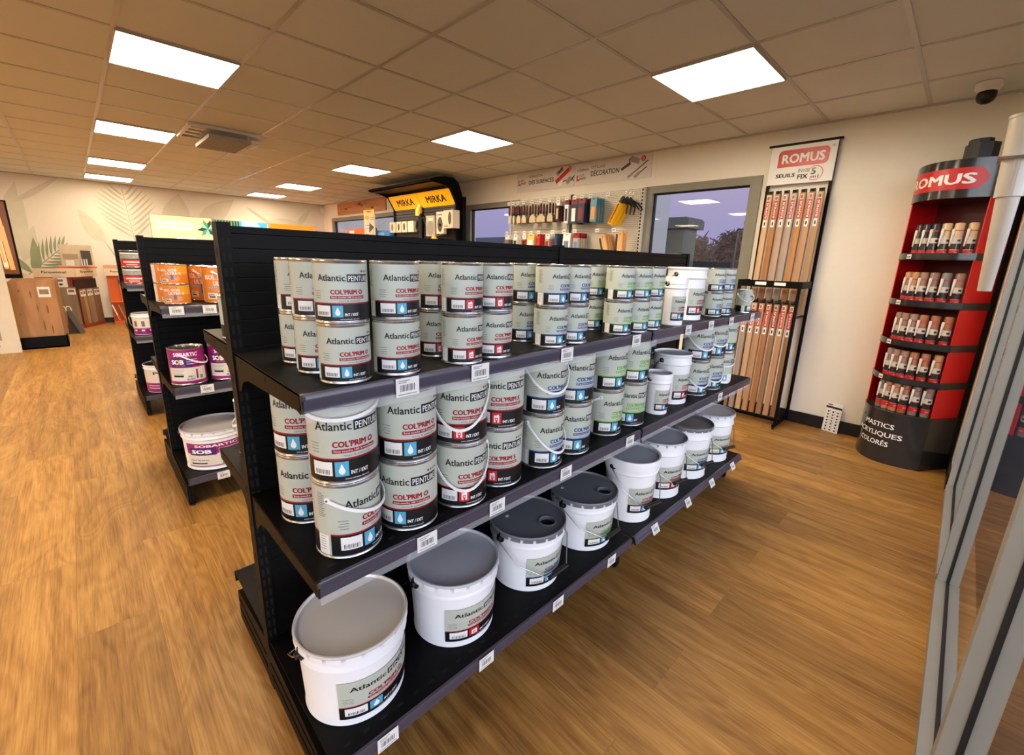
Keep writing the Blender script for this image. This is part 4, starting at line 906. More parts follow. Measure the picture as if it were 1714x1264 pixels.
def cartridge(colr, cname, label, loc, rz):
    if cname in CART: return dup(CART[cname], loc, rz, label, 'sealant cartridges on the red display')
    t = empty('sealant_cartridge', label, 'sealant cartridge', loc, rz, 'sealant cartridges on the red display')
    cm = M('cartridge_'+cname, colr, .35); mb = MB(); r = .0245; h = .215
    mb.lathe([(r*.9, 0), (r, .002), (r, h), (r*.85, h+.006), (.010, h+.008)], cm, 20); 
    fn = wrapper(r, 0, h); wrect(mb, fn, -180, 180, .12, .26, ROM, .0003, 18); wrect(mb, fn, -180, 180, .28, .44, CHAR, .0003, 18); wrect(mb, fn, -180, 180, .46, .62, M('cart_print', (206, 196, 184), .4), .0003, 18); wrect(mb, fn, -180, 180, .80, .83, ROM, .0003, 18)
    for a in (-140, 0, 120): wrect(mb, fn, a-20, a+20, .5, .56, CHAR, .0006, 10); wrect(mb, fn, a-25, a+25, .16, .21, M('cart_red2', (230, 120, 110), .4), .0006, 10)
    mb.build('tube', t)
    mb = MB(); o = Vector((.006, -.0285, .185)); mb.tube([o, o+Vector((0, -.001, -.03)), o+Vector((-.008, 0, -.105))], [.0085, .0075, .0035], M('nozzle_white', (236, 230, 220), .35), 10); mb.build('nozzle', t)
    CART[cname] = t; return t
CC = {'black': (44, 42, 46), 'grey': (120, 116, 112), 'beige': (206, 176, 134), 'taupe': (140, 110, 90), 'brown': (150, 92, 56), 'tan': (176, 128, 88)}
ROWS = [(.3852, ['grey', 'tan', 'tan', 'brown', 'grey', 'grey'], 'lowest'), (.6, ['grey', 'taupe', 'taupe', 'brown', 'brown', 'tan'], 'second lowest'), (.8554, ['taupe', 'taupe', 'taupe', 'brown', 'brown', 'brown'], 'middle'), (1.1324, ['tan', 'tan', 'taupe', 'taupe', 'grey', 'taupe'], 'second highest'), (1.4414, ['black', 'black', 'black', 'beige', 'beige', 'beige'], 'top')]
cd_m = Matrix.Translation((cx, cy, 0)) @ Matrix.Rotation(DZ, 4, 'Z')
for z, cols, nm in ROWS:
    for i, c in enumerate(cols):
        x = -.074+.0505*i; y = -bul*.85*(1-(x/hw)**2)+.042
        p = cd_m @ Vector((x, y, z+.0004 if z < .5 else z)); rz = DZ+R(-20+random.Random(i+int(z*99)).uniform(-12, 12))
        cartridge(CC[c], c, '%s sealant cartridge, %s shelf of the red display, %s from left' % (c, nm, ORD[i]), p, rz)

# white tapered tube with clear collar, fixed to the glazing
t = empty('tapered_tube', 'white tapered tube with a collar fixed in front of the glazing, at the right edge', 'tube', (1.676, .2, 1.28))
mb = MB(); a = Vector((0, 0, 0)); d = Vector((-.014, 0, .74))
def cone(mb, pts, mat, n=32):
    mb.tube([a+d*(z/.74) for z, r in pts], [r for z, r in pts], mat, n)
TW = M('tube_white', (190, 182, 168), .4)
cone(mb, [(0, .0225), (.004, .0235), (.40, .037)], TW); mb.build('tube_body', t)
mb = MB(); cone(mb, [(.40, .045), (.42, .0455), (.55, .0475), (.555, .0475)], M('tube_collar', (190, 184, 172), .12)); mb.build('collar', t)
mb = MB(); cone(mb, [(.555, .0485), (.558, .0485), (.712, .053), (.714, .0565), (.725, .0565), (.727, .045)], TW); mb.box(-.07, .128, -.10, .10, .553, .556, M('clear_shelf', (200, 196, 188), .15)); mb.build('tube_top', t)
# ================================================================= BACK WALL SIGNS
BAN = M('banner_print', (222, 214, 206), .5)
def banner(x0, x1, z0, z1, label, draw):
    o = empty('wall_sign', label, 'sign', ((x0+x1)/2, WY1-.004, z0)); mb = MB(); mb.box(-(x1-x0)/2, (x1-x0)/2, -.004, .003, 0, z1-z0, BAN); b = mb.build('sign_board', o)
    mb = MB(); draw(mb, plane_fn((-(x1-x0)/2, -.0045, 0), (1, 0, 0), (0, 0, 1)), lambda d: plane_fn((-(x1-x0)/2, -.0045-d, 0), (1, 0, 0), (0, 0, 1))); mb.build('sign_print', b)
STEEL = M('print_steel', (150, 146, 142), .4); DKT = M('print_dark', (54, 44, 44), .4)
def pl(mb, f, pts, mat): mb.poly([f(*q) for q in pts], mat)
def line(mb, f, a, b, w, mat):
    d = Vector(b)-Vector(a); n = Vector((-d.y, d.x)).normalized()*w/2; pl(mb, f, [Vector(a)-n, Vector(b)-n, Vector(b)+n, Vector(a)+n], mat)
def outil(mb, f, x, y, s=1):
    pl(mb, f, [(x, y), (x+.038*s, y), (x+.050*s, y+.02*s), (x+.018*s, y+.02*s), (x+.018*s, y+.07*s), (x, y+.06*s)], REDJ); mb.text("L'OUTIL", f, x+.03*s, x+.115*s, y+.045*s, .026*s, DKT, .01); mb.text('PARFAIT', f, x+.045*s, x+.14*s, y+.01*s, .028*s, DKT, .03)
def circ_logo(mb, f, f2, x, y, r): ring(mb, f, x, y, r, r, REDJ, 0, 360, 20); mb.text('0', f2, x-.4*r, x+.4*r, y-.6*r, r*1.2, WHITE, 0)
def ban1(mb, f, ff):
    outil(mb, f, .03, .085); mb.text('PR\u00c9PARATION', f, .225, .46, .165, .030, INKG, -.012); mb.text('DES SURFACES', f, .225, .655, .085, .050, INK, .022)
    line(mb, f, (.69, .07), (.89, .2), .05, REDJ); line(mb, ff(.0004), (.70, .16), (.80, .22), .05, STEEL); line(mb, ff(.0006), (.73, .17), (.79, .23), .02, DKT)
    line(mb, f, (.74, .035), (.80, .075), .04, WHITE); line(mb, ff(.0004), (.80, .06), (.85, .085), .012, DKT); line(mb, f, (.86, .05), (.93, .10), .06, STEEL); line(mb, ff(.0004), (.93, .07), (.98, .12), .014, DKT); line(mb, ff(.0006), (.94, .11), (.97, .06), .012, DKT); circ_logo(mb, ff(.001), ff(.0014), .905, .21, .026)
banner(-2.905, -1.925, 2.244, 2.487, 'grey wall sign reading DES SURFACES with a red tool, left of two', ban1)
def ban2(mb, f, ff):
    mb.text('\u00e9 Oulmont', f, .035, .20, .155, .034, DKT, .01); outil(mb, f, .03, .05); mb.text('OUTILLAGE', f, .235, .425, .165, .034, INKG, -.012); mb.text('D\u00c9CORATION', f, .235, .615, .085, .057, INK, .022)
    line(mb, f, (.64, .11), (.75, .165), .03, DKT); line(mb, f, (.75, .165), (.73, .20), .012, DKT); line(mb, ff(.0003), (.73, .20), (.76, .215), .012, DKT); line(mb, ff(.0004), (.75, .21), (.86, .17), .055, STEEL)
    line(mb, f, (.76, .04), (.96, .17), .012, DKT); line(mb, ff(.0004), (.73, .02), (.79, .06), .03, STEEL); line(mb, f, (.86, .05), (.95, .11), .012, DKT); line(mb, ff(.0004), (.81, .015), (.87, .06), .035, STEEL); circ_logo(mb, ff(.001), ff(.0014), .905, .195, .028)
banner(-1.920, -.912, 2.244, 2.487, 'grey wall sign reading DECORATION with a paint roller, right of two', ban2)
# knotty wood board high on the wall
mb = MB(); mb.box(-8.64, -6.46, WY1-.022, WY1-.002, 2.218, 2.47, wood('knotty_oak', (170, 104, 56), (206, 140, 84), 'x', .5)); kn = M('oak_knot', (112, 66, 34), .6)
bw = mb.build('wooden_board'); mb = MB()
for x, z, r in ((-8.2, 2.33, .035), (-7.55, 2.40, .05), (-7.0, 2.30, .04), (-7.45, 2.36, .03)):
    mb.poly([(x+r*1.8*math.cos(q*.628), WY1-.0225, z+r*.6*math.sin(q*.628)) for q in range(10)], kn); mb.poly([(x-.25, WY1-.0223, z+.004), (x+.3, WY1-.0223, z+.03), (x+.3, WY1-.0223, z+.036), (x-.25, WY1-.0223, z+.012)], kn)
mb.build('knot', bw); tag(bw, 'long knotty oak board mounted high on the wall left of the yellow signs', 'wooden board')
# ================================================================= PEGBOARD WITH TOOLS
def peg_mat():
    m = bpy.data.materials.new('perforated_steel'); m.use_nodes = True; t = m.node_tree; b = t.nodes['Principled BSDF']; b.inputs['Roughness'].default_value = .5
    tcn = t.nodes.new('ShaderNodeTexCoord'); mp = t.nodes.new('ShaderNodeMapping'); mp.inputs['Scale'].default_value = (50, 50, 50); t.links.new(tcn.outputs['Object'], mp.inputs[0])
    sep = t.nodes.new('ShaderNodeSeparateXYZ'); t.links.new(mp.outputs[0], sep.inputs[0]); ds = []
    for k in ('X', 'Z'):
        f = t.nodes.new('ShaderNodeMath'); f.operation = 'FRACT'; t.links.new(sep.outputs[k], f.inputs[0]); s = t.nodes.new('ShaderNodeMath'); s.operation = 'SUBTRACT'; s.inputs[1].default_value = .5; t.links.new(f.outputs[0], s.inputs[0])
        p = t.nodes.new('ShaderNodeMath'); p.operation = 'POWER'; p.inputs[1].default_value = 2; a = t.nodes.new('ShaderNodeMath'); a.operation = 'ABSOLUTE'; t.links.new(s.outputs[0], a.inputs[0]); t.links.new(a.outputs[0], p.inputs[0]); ds.append(p)
    ad = t.nodes.new('ShaderNodeMath'); ad.operation = 'ADD'; t.links.new(ds[0].outputs[0], ad.inputs[0]); t.links.new(ds[1].outputs[0], ad.inputs[1])
    lt = t.nodes.new('ShaderNodeMath'); lt.operation = 'LESS_THAN'; lt.inputs[1].default_value = .05; t.links.new(ad.outputs[0], lt.inputs[0])
    mx = t.nodes.new('ShaderNodeMix'); mx.data_type = 'RGBA'; mx.inputs[6].default_value = rgb(212, 206, 190); mx.inputs[7].default_value = rgb(104, 100, 90); t.links.new(lt.outputs[0], mx.inputs[0]); t.links.new(mx.outputs[2], b.inputs['Base Color']); return m
PEG = peg_mat(); PEGT = M('peg_frame_green', (34, 50, 46), .45); PEGW = M('peg_frame_white', (206, 202, 192), .5)
pg = empty('pegboard', 'pale perforated tool wall with hooks between the two windows', 'pegboard', (-1.96, 1.72, 0))
PY_ = 1.70
for x0, x1 in ((-2.93, -1.915), (-1.885, -.962)):
    mb = MB()
    for z0, z1 in ((.3, .70), (.703, 1.05), (1.053, 1.40), (1.403, 1.745), (1.748, 2.133)): mb.box(x0, x1, PY_, PY_+.012, z0, z1, PEG)
    L0(mb.build('perforated_panel', pg), pg)
mb = MB(); mb.box(-1.915, -1.885, PY_-.02, PY_+.03, 0, 2.14, PEGT); L0(mb.build('upright_post', pg), pg)
mb = MB(); mb.box(-.962, -.935, PY_-.02, PY_+.03, 0, 2.14, PEGW)
for i in range(54): mb.box(-.9605, -.9435, PY_-.0212, PY_-.019, .25+.035*i, .25+.035*i+.02, SLOT)
L0(mb.build('upright_post', pg), pg)
mb = MB(); mb.box(-2.96, -2.93, PY_-.02, PY_+.03, 0, 2.14, PEGW); L0(mb.build('upright_post', pg), pg)
hk = {}
def hook(x, z, L, key):
    mb = MB(); y = PY_
    mb.tube([(x, y, z-.02), (x, y-.02, z-.02), (x, y-L*.9, z-.028), (x, y-L, z-.018)], .0028, WIRE, 6); mb.tube([(x, y, z+.005), (x, y-L*.5, z+.003), (x, y-L, z+.0)], .0022, WIRE, 6)
    h = L0(mb.build('hook', pg), pg); mb = MB(); mb.box(x-.024, x+.024, y-L-.003, y-L-.001, z-.018, z+.022, PAPER); mb.poly([(x-.016, y-L-.0035, z-.002), (x+.016, y-L-.0035, z-.002), (x+.016, y-L-.0035, z+.006), (x-.016, y-L-.0035, z+.006)], INKG); mb.build('hook_tag', h)
HX1 = [-2.80, -2.72, -2.63, -2.53, -2.38, -2.24, -2.09, -1.955, -1.825, -1.713, -1.606, -1.488, -1.265]
for x in HX1: hook(x, 2.07, .20, 'u')
HX2 = [-2.82, -2.66, -2.50, -2.38, -2.25, -2.02, -1.84, -1.68, -1.37, -1.152]
for x in HX2: hook(x, 1.70 if x < -1.5 else 1.70, .20, 'l')
# spatulas: scraper with black/red handle and steel blade
HBLK = M('tool_handle_black', (30, 22, 24), .4); HRED = M('tool_handle_red', (150, 34, 38), .4); BLADE = M('tool_blade', (206, 190, 160), .3, .55); BLADED = M('tool_blade_dark', (92, 96, 96), .35, .5)
SP = {}
def spatula(x, y, z, w, label, dark=False):
    k = (w, dark)
    if k in SP: return dup(SP[k], (x, y, z), 0, label, 'filling knives on the tool wall')
    t = empty('filling_knife', label, 'filling knife', (x, y, z), 0, 'filling knives on the tool wall'); bl = BLADED if dark else BLADE
    mb = MB(); mb.prism([(-.010, -.115), (.010, -.115), (w/2, -.16), (w/2, -.215), (-w/2, -.215), (-w/2, -.16)], -.0012, .0012, bl, 'y'); mb.build('blade', t)
    mb = MB(); mb.tube([(0, 0, .0), (0, 0, -.02), (0, 0, -.06), (0, 0, -.10), (0, 0, -.118)], [.009, .0135, .0125, .014, .010], HBLK, 10); h = mb.build('handle', t)
    mb = MB(); mb.box(-.006, .006, -.0145, -.012, -.085, -.025, HRED); mb.build('grip_inlay', h); SP[k] = t; return t
ws = [(-2.80, [.03, .03, .05]), (-2.72, [.03, .04, .04]), (-2.63, [.07, .05, .05]), (-2.53, [.08, .06, .06]), (-2.38, [.11, .08, .07]), (-2.24, [.14, .10, .10]), (-2.09, [.09, .09, .07])]
for k, (x, l) in enumerate(ws):
    for j, w in enumerate(l): spatula(x, PY_-.185+.055*j, 2.04, w, 'black-red handled filling knife, %s upper hook from the left, %s' % (ORD[k], ['frontmost', 'in the middle', 'rearmost'][j]), j > 0)
# flat scraper tools (comb) on the next hook
def pack(x, y, z, w, h, d, cm, label, cat='packet', name='tool_packet', acc=None, grp='packaged tools on the tool wall', header=PAPER):
    t = empty(name, label, cat, (x, y, z), 0, grp); mb = MB(); mb.box(-w/2, w/2, -d/2, d/2, -h, -.045, cm); mb.build('product', t)
    mb = MB(); mb.box(-w/2, w/2, -d*.3, d*.3, -.045, .012, header); mb.poly([(-.01, -d*.3-.0005, -.01), (.01, -d*.3-.0005, -.01), (.01, -d*.3-.0005, .0), (-.01, -d*.3-.0005, .0)], SLOT); mb.build('header_card', t)
    if acc: mb = MB(); mb.box(-w*.3, w*.3, -d/2-.003, -d/2, -h*.9, -h*.35, acc); mb.build('insert', t)
    return t
def packrow(x, z, n, w, h, d, cm, desc, acc=None, header=PAPER, step=None):
    t = None
    for j in range(n):
        lab = '%s, %s' % (desc, 'front one' if j == 0 else '%s behind it' % ORD[j-1]); y = PY_-.185+(step or d*1.3)*j
        if t is None: t = pack(x, y, z, w, h, d, cm, lab, acc=acc, header=header)
        else: dup(t, (x, y, z), 0, lab, 'packaged tools on the tool wall')
NAVY = M('pack_navy', (36, 42, 70), .4); MAROON = M('pack_maroon', (120, 40, 50), .4); TEAL = M('pack_teal', (84, 146, 164), .35); TAN = M('pack_tan', (222, 190, 116), .5); CLR = M('pack_clear_grey', (176, 164, 150), .3); YEL = M('tool_yellow', (240, 180, 20), .35); LW = wood('brush_beech', (206, 150, 92), (228, 178, 122))
packrow(-1.955, 2.045, 2, .05, .22, .05, M('comb_maroon', (70, 26, 30), .5), 'dark maroon comb spreader left of the post of the tool wall', BLADE)
packrow(-1.825, 2.045, 2, .055, .25, .03, PAPER, 'white carded trowel with navy sleeve, left of the carded trowels', NAVY, MAROON)
packrow(-1.713, 2.045, 3, .09, .26, .04, NAVY, 'navy boxed float with maroon head, middle of the carded trowels', PAPER, MAROON)
packrow(-1.606, 2.045, 2, .10, .25, .06, NAVY, 'wide navy boxed float with maroon head, right of the carded trowels', MAROON, MAROON)
packrow(-1.45, 2.045, 4, .080, .245, .014, TEAL, 'teal carded blade with orange insert on the tool wall', M('pack_orange', (226, 150, 60), .4), TEAL, .048)
# caulking gun, hung tilted
def caulk(x, y, z, label):
    t = empty('caulking_gun', label, 'caulking gun', (x, y, z), 0, 'yellow caulking guns on the tool wall'); t.rotation_euler = (0, R(28), 0)
    mb = MB(); n = 14
    for a0, a1 in ((-150, -20), (20, 150)):
        vs = []
        for i in range(n+1):
            a = R(a0+(a1-a0)*i/n); vs += [(.031*math.sin(a), -.031*math.cos(a), -.03), (.031*math.sin(a), -.031*math.cos(a), -.25)]
        mb.add(vs, [(2*i, 2*i+2, 2*i+3, 2*i+1) for i in range(n)], YEL)
    mb.lathe([(.032, -.262), (.032, -.245), (.012, -.25)], YEL, 20); mb.lathe([(.032, -.035), (.033, -.02), (.02, -.018)], YEL, 20); mb.build('cradle', t)
    mb = MB(); mb.tube([(0, 0, -.03), (0, 0, .03), (0, 0, .05)], [.026, .022, .012], BLACKM, 14); mb.tube([(0.02, 0, .02), (.09, 0, -.01), (.12, 0, -.09)], [.012, .010, .008], BLACKM, 8); mb.tube([(.02, 0, .03), (.11, 0, .03), (.19, 0, .0)], [.011, .009, .007], BLACKM, 8); mb.build('trigger_handle', t)
    mb = MB(); mb.tube([(0, 0, -.2), (0, 0, .06), (0, 0, .10), (.015, 0, .115), (.03, 0, .10)], .003, WIRE, 6); mb.build('plunger_rod', t); return t
ck = caulk(-1.09, PY_-.19, 1.995, 'yellow caulking gun hanging on the right of the tool wall, front one')
for j in (1, 2): c = dup(ck, (-1.09+.004*j, PY_-.19+.068*j, 1.995), 0, 'yellow caulking gun hanging on the right of the tool wall, %s' % ('behind the front one' if j == 1 else 'rearmost'), 'yellow caulking guns on the tool wall'); c.rotation_euler = (0, R(28), 0)
# lower row
packrow(-2.82, 1.665, 2, .07, .16, .05, M('pack_grey', (110, 100, 96), .4), 'grey packet at the left end of the lower tool row'); packrow(-2.66, 1.665, 3, .07, .17, .04, CREAM, 'cream packet, second in the lower tool row', BLACKM); packrow(-2.50, 1.665, 2, .06, .18, .04, M('pack_red', (170, 40, 44), .4), 'red packet with black tool, third in the lower tool row', BLACKM)
packrow(-2.38, 1.67, 2, .12, .17, .05, TAN, 'large tan packet in the lower tool row', PAPER, TAN); packrow(-2.25, 1.67, 4, .045, .2, .035, REDJ, 'bright red stick packet in the lower tool row', None, REDJ); packrow(-2.10, 1.665, 3, .07, .2, .04, M('pack_pink', (196, 150, 140), .4), 'pinkish packet right of the red sticks in the lower tool row', MAROON)
packrow(-1.965, 1.67, 4, .04, .18, .035, M('pack_blue', (32, 62, 96), .5), 'dark blue sponge stick left of the post in the lower tool row', None, M('pack_blue', (32, 62, 96), .5)); packrow(-1.80, 1.67, 2, .11, .22, .03, PAPER, 'white carded scraper right of the post in the lower tool row', M('steel_blue', (96, 128, 150), .4))
packrow(-1.66, 1.67, 4, .08, .25, .035, CLR, 'clear pack with red top in the lower tool row', M('pack_blue2', (90, 130, 190), .4), RED)
def plank(x, y, z, tilt, label):
    t = empty('wooden_brush', label, 'brush', (x, y, z), 0, 'wooden brushes on the tool wall'); t.rotation_euler = (0, R(tilt), 0)
    mb = MB(); mb.prism([(-.03, -.30), (.03, -.30), (.03, -.012), (.022, 0), (-.022, 0), (-.03, -.012)], -.011, .011, LW, 'y'); mb.prism([(.006*math.cos(q*.785), -.03+.006*math.sin(q*.785)) for q in range(8)], -.0125, -.0105, SLOT, 'y'); mb.build('brush_back', t)
    mb = MB(); mb.box(-.055, -.030, -.010, .010, -.29, -.03, M('bristle_dark', (60, 54, 36), .8)); mb.build('bristles', t); return t
k0 = plank(-1.31, PY_-.17, 1.66, -18, 'tilted wooden brush on the lower tool row, front one')
for j in (1, 2, 3): c = dup(k0, (-1.31+.01*j, PY_-.17+.036*j, 1.66), 0, 'tilted wooden brush on the lower tool row, %s behind the front one' % ORD[j-1], 'wooden brushes on the tool wall'); c.rotation_euler = (0, R(-18), 0)
k1 = dup(k0, (-1.08, PY_-.17, 1.69), 0, 'upright wooden brush at the right end of the lower tool row, front one', 'wooden brushes on the tool wall'); k1.rotation_euler = (0, 0, 0)
k1 = dup(k0, (-1.065, PY_-.12, 1.69), 0, 'upright wooden brush at the right end of the lower tool row, rear one', 'wooden brushes on the tool wall'); k1.rotation_euler = (0, 0, 0)

# ================================================================= YELLOW-SIGNED DISPLAY
mk = empty('abrasives_display', 'black slatted display stand with two yellow header signs and a curved canopy', 'display stand', (-4.55, 1.5, 0))
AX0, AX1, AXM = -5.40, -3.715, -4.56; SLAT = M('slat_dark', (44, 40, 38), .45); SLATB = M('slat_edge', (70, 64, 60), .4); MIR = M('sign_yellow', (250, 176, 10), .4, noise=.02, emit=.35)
def P_(mb, n, par=None): o = mb.build(n, par or mk); return L0(o, mk) if par is None else o
for a, b in ((AX0, AXM-.01), (AXM+.01, AX1)):
    mb = MB(); z = .1
    while z < 2.08: mb.box(a, b, 1.32, 1.335, z, z+.026, SLAT); mb.box(a, b, 1.318, 1.335, z+.026, z+.034, SLATB); mb.box(a, b, 1.333, 1.34, z+.034, z+.045, SLOT); z += .045
    P_(mb, 'slat_panel')
for x in (AX0-.03, AXM-.01, AX1-.002): mb = MB(); mb.box(x, x+.03, 1.30, 1.39, 0, 2.12, BLACK); P_(mb, 'upright_post')
mb = MB(); mb.box(AX1+.03, AX1+.09, 1.38, 1.44, 0, 2.21, BLACK); P_(mb, 'side_post')
mb = MB(); mb.box(AX0, AX1, .95, 1.40, .0, .16, BLACK); P_(mb, 'base')
mb = MB(); n = 10; cv = [(.86, 2.36), (.875, 2.385), (.95, 2.415), (1.10, 2.44), (1.25, 2.445), (1.34, 2.40), (1.40, 2.25), (1.40, 2.23), (1.33, 2.38), (1.24, 2.425), (1.10, 2.42), (.95, 2.395)]
mb.prism(cv, AX0-.02, AX1+.02, BLACK, 'x'); P_(mb, 'canopy')
for x in (AX0-.035, AX1+.005):
    mb = MB(); mb.prism([(.86, 2.36), (.87, 2.39), (.95, 2.42), (1.10, 2.447), (1.25, 2.45), (1.34, 2.405), (1.41, 2.25), (1.41, 2.0), (1.33, 2.08), (1.20, 2.30), (1.05, 2.345)], x, x+.03, BLACK, 'x'); P_(mb, 'canopy_end')
mb = MB(); mb.box(AX0, AX1, .92, 1.20, 2.355, 2.365, M('canopy_inner', (60, 40, 34), .5)); cu_ = P_(mb, 'canopy_soffit')
for a, b in ((AX0+.005, AXM-.008), (AXM+.008, AX1-.005)):
    o = Vector((a, 1.32, 2.11)); v = Vector((0, -.12, .20)); vl = v.length; v.normalize(); nrm = Vector((0, -1, -.6)).normalized()
    mb = MB(); c = o+Vector(((b-a)/2, 0, 0))+v*vl/2; mb.obox(c, (1, 0, 0), v, nrm, (b-a)/2, vl/2, .006, MIR)
    f = lambda x, y: tuple(o+Vector((x, 0, 0))+v*y+nrm*.007); w = b-a; mb.text('MIRKA', f, w*.22, w*.82, vl*.27, vl*.46, INK, .032); s = P_(mb, 'yellow_sign')
# tools and packs on it
BG = 'packs on the yellow-signed display'
def mpack(x0, x1, z0, z1, y, d, cm, label, deco):
    t = empty('abrasive_pack', label, 'packet', ((x0+x1)/2, y, z0), 0, BG); w = x1-x0; h = z1-z0
    mb = MB(); mb.box(-w/2, w/2, 0, d, 0, h, cm); mb.build('box', t); mb = MB(); deco(mb, plane_fn((-w/2, -.001, 0), (1, 0, 0), (0, 0, 1)), w, h); mb.build('pack_print', t)
    mb = MB(); mb.tube([(0, d*.5, h-.002), (0, d*.5, h+.02), (0, 1.319-y, h+.03)], .003, WIRE, 6); mb.build('hanger', t)
def oval(mb, f, cx, cy, rx, ry, mat, n=18): mb.poly([f(cx+rx*math.cos(q*6.2832/n), cy+ry*math.sin(q*6.2832/n)) for q in range(n)], mat)
PKW = M('pack_white', (226, 212, 186), .4); DISC = M('disc_dark', (70, 66, 62), .5); DISCG = M('disc_grey', (132, 126, 120), .5)
mpack(-4.30, -4.07, 1.668, 1.965, 1.20, .05, M('pack_film', (176, 162, 150), .25), 'clear-wrapped grey disc pack, left of three big packs', lambda mb, f, w, h: (oval(mb, f, w*.5, h*.40, w*.42, h*.36, DISCG), mb.poly([f(w*.3, h*.75), f(w*.8, h*.75), f(w*.8, h*.88), f(w*.3, h*.88)], PKW)))
mpack(-4.025, -3.845, 1.70, 2.008, 1.20, .05, PKW, 'white pack with a dark oval disc, middle of three big packs', lambda mb, f, w, h: (oval(mb, f, w*.5, h*.42, w*.36, h*.34, DISC), mb.poly([f(w*.38, h*.34), f(w*.62, h*.34), f(w*.62, h*.46), f(w*.38, h*.46)], PAPER), mb.poly([f(w*.1, h*.84), f(w*.8, h*.84), f(w*.8, h*.88), f(w*.1, h*.88)], RED)))
mpack(-3.82, -3.60, 1.772, 2.015, 1.18, .12, PKW, 'wide white box with a black oval disc, right of three big packs', lambda mb, f, w, h: (oval(mb, f, w*.68, h*.55, w*.17, h*.36, DISC), mb.poly([f(w*.08, h*.10), f(w*.5, h*.10), f(w*.5, h*.14), f(w*.08, h*.14)], RED)))
for i, (a, b, c) in enumerate(((-5.39, -5.22, DISCG), (-5.165, -5.035, DISC), (-5.0, -4.86, DISC), (-4.815, -4.65, CREAM))):
    mpack(a, b, 1.745, 1.91, 1.20, .06, PKW, 'small cream packet on the left half of the yellow-signed display, %s from the left' % ORD[i], lambda mb, f, w, h, c=c: oval(mb, f, w*.5, h*.5, w*.22, h*.36, c))
sd = empty('sander', 'upright black and yellow sanding machine in the middle of the yellow-signed display', 'sander', (-4.44, 1.2, 1.5))
mb = MB(); mb.tube([(0, 0, -.1), (0, 0, .2), (.01, -.01, .42), (0, -.02, .50)], [.03, .03, .045, .05], BLACKM, 12); mb.tube([(-.02, 0, .45), (-.10, 0, .40), (-.12, .0, .30), (-.06, .0, .24)], [.02, .018, .018, .018], BLACKM, 8); mb.tube([(.02, 0, .42), (.10, 0, .44), (.11, .02, .36)], [.03, .03, .028], BLACKM, 8); mb.build('sander_body', sd)
mb = MB(); mb.tube([(-.01, -.03, .47), (0, -.03, .55), (.01, -.02, .60)], [.05, .055, .035], M('sander_yellow', (236, 196, 60), .35), 12); mb.tube([(.01, -.02, .60), (.01, -.02, .64)], [.03, .02], PKW, 10); mb.build('sander_head', sd)
mb = MB(); mb.tube([(0, 0, 0), (0, .05, .1), (0, .115, .12)], .01, BLACK, 8); mb.build('hanger', sd)
gs = empty('sanding_tool', 'yellow and black sanding tool lying below the big packs', 'sander', (-4.0, 1.2, 1.63)); mb = MB(); mb.lathe([(.055, -.04), (.06, 0), (.05, .03), (.02, .04)], YEL, 20, (-.06, 0, 0)); mb.build('tool_head', gs); mb = MB(); mb.tube([(-.03, 0, .02), (.14, 0, .06), (.2, .03, .065)], .018, BLACKM, 8); mb.build('tool_arm', gs); mb = MB(); mb.tube([(0, 0, 0), (0, .05, 0), (0, .115, .0)], .008, BLACK, 8); mb.build('hanger', gs)

# tall cabinet far back that carries the leaflet stand and boxes
kb = empty('cabinet', 'dark cabinet below the far window carrying orange and blue boxes', 'cabinet', (-6.35, 1.2, 0)); mb = MB(); mb.box(-.95, .85, -.2, .28, .05, 1.66, SLAT); mb.build('cabinet_body', kb); mb = MB(); mb.box(-.97, .87, -.22, .29, 1.66, 1.68, BLACK); mb.build('cabinet_top', kb); mb = MB(); mb.box(-.92, .82, -.18, .27, 0, .05, BLACKM); mb.build('plinth', kb)
ls = empty('leaflet_stand', 'tall white product leaflet with a yellow top standing before the far window', 'leaflet', (-6.10, 1.2, 1.68)); mb = MB(); mb.obox((0, 0, .235), (1, 0, 0), (0, 1, 0), (0, 0, 1), .20, .006, .235, PKW); mb.box(-.2, .2, -.04, .05, 0, .006, CLEAR); mb.build('leaflet_board', ls)
mb = MB(); f = plane_fn((-.2, -.0068, 0), (1, 0, 0), (0, 0, 1)); 
def rc(x0, x1, y0, y1, m, d=0): g = plane_fn((-.2, -.0068-d, 0), (1, 0, 0), (0, 0, 1)); mb.poly([g(x0, y0), g(x1, y0), g(x1, y1), g(x0, y1)], m)
rc(0, .4, .41, .47, MIR); rc(.12, .28, .43, .45, INK, .0005); oval(mb, f, .12, .34, .09, .04, YEL); rc(.25, .38, .30, .31, INKG); rc(.25, .38, .33, .34, INKG); rc(.05, .18, .2, .21, INKG); rc(.05, .18, .15, .16, INKG); mb.poly([f(.18, .08), f(.38, .17), f(.20, .25)], DISC); rc(.06, .14, .05, .06, INKG); mb.build('leaflet_print', ls)
ob = empty('orange_box', 'orange box standing before the far window behind the leaflet', 'box', (-6.75, 1.28, 1.68)); mb = MB(); mb.box(-.4, .65, -.03, .06, 0, .175, M('box_orange', (232, 96, 30), .5)); mb.build('box', ob); mb = MB(); mb.box(-.3, -.1, -.032, -.03, .05, .14, CREAM); mb.box(.5, .6, -.032, -.03, .02, .08, CREAM); mb.build('box_print', ob)
ob = empty('blue_box', 'bright blue box next to the orange box before the far window', 'box', (-5.80, 1.28, 1.68)); mb = MB(); mb.box(-.22, .30, -.03, .06, 0, .115, M('box_blue', (60, 140, 226), .5)); mb.build('box', ob); mb = MB(); mb.box(-.1, .12, -.032, -.03, .03, .08, M('box_sky', (130, 190, 240), .5)); mb.build('box_print', ob)
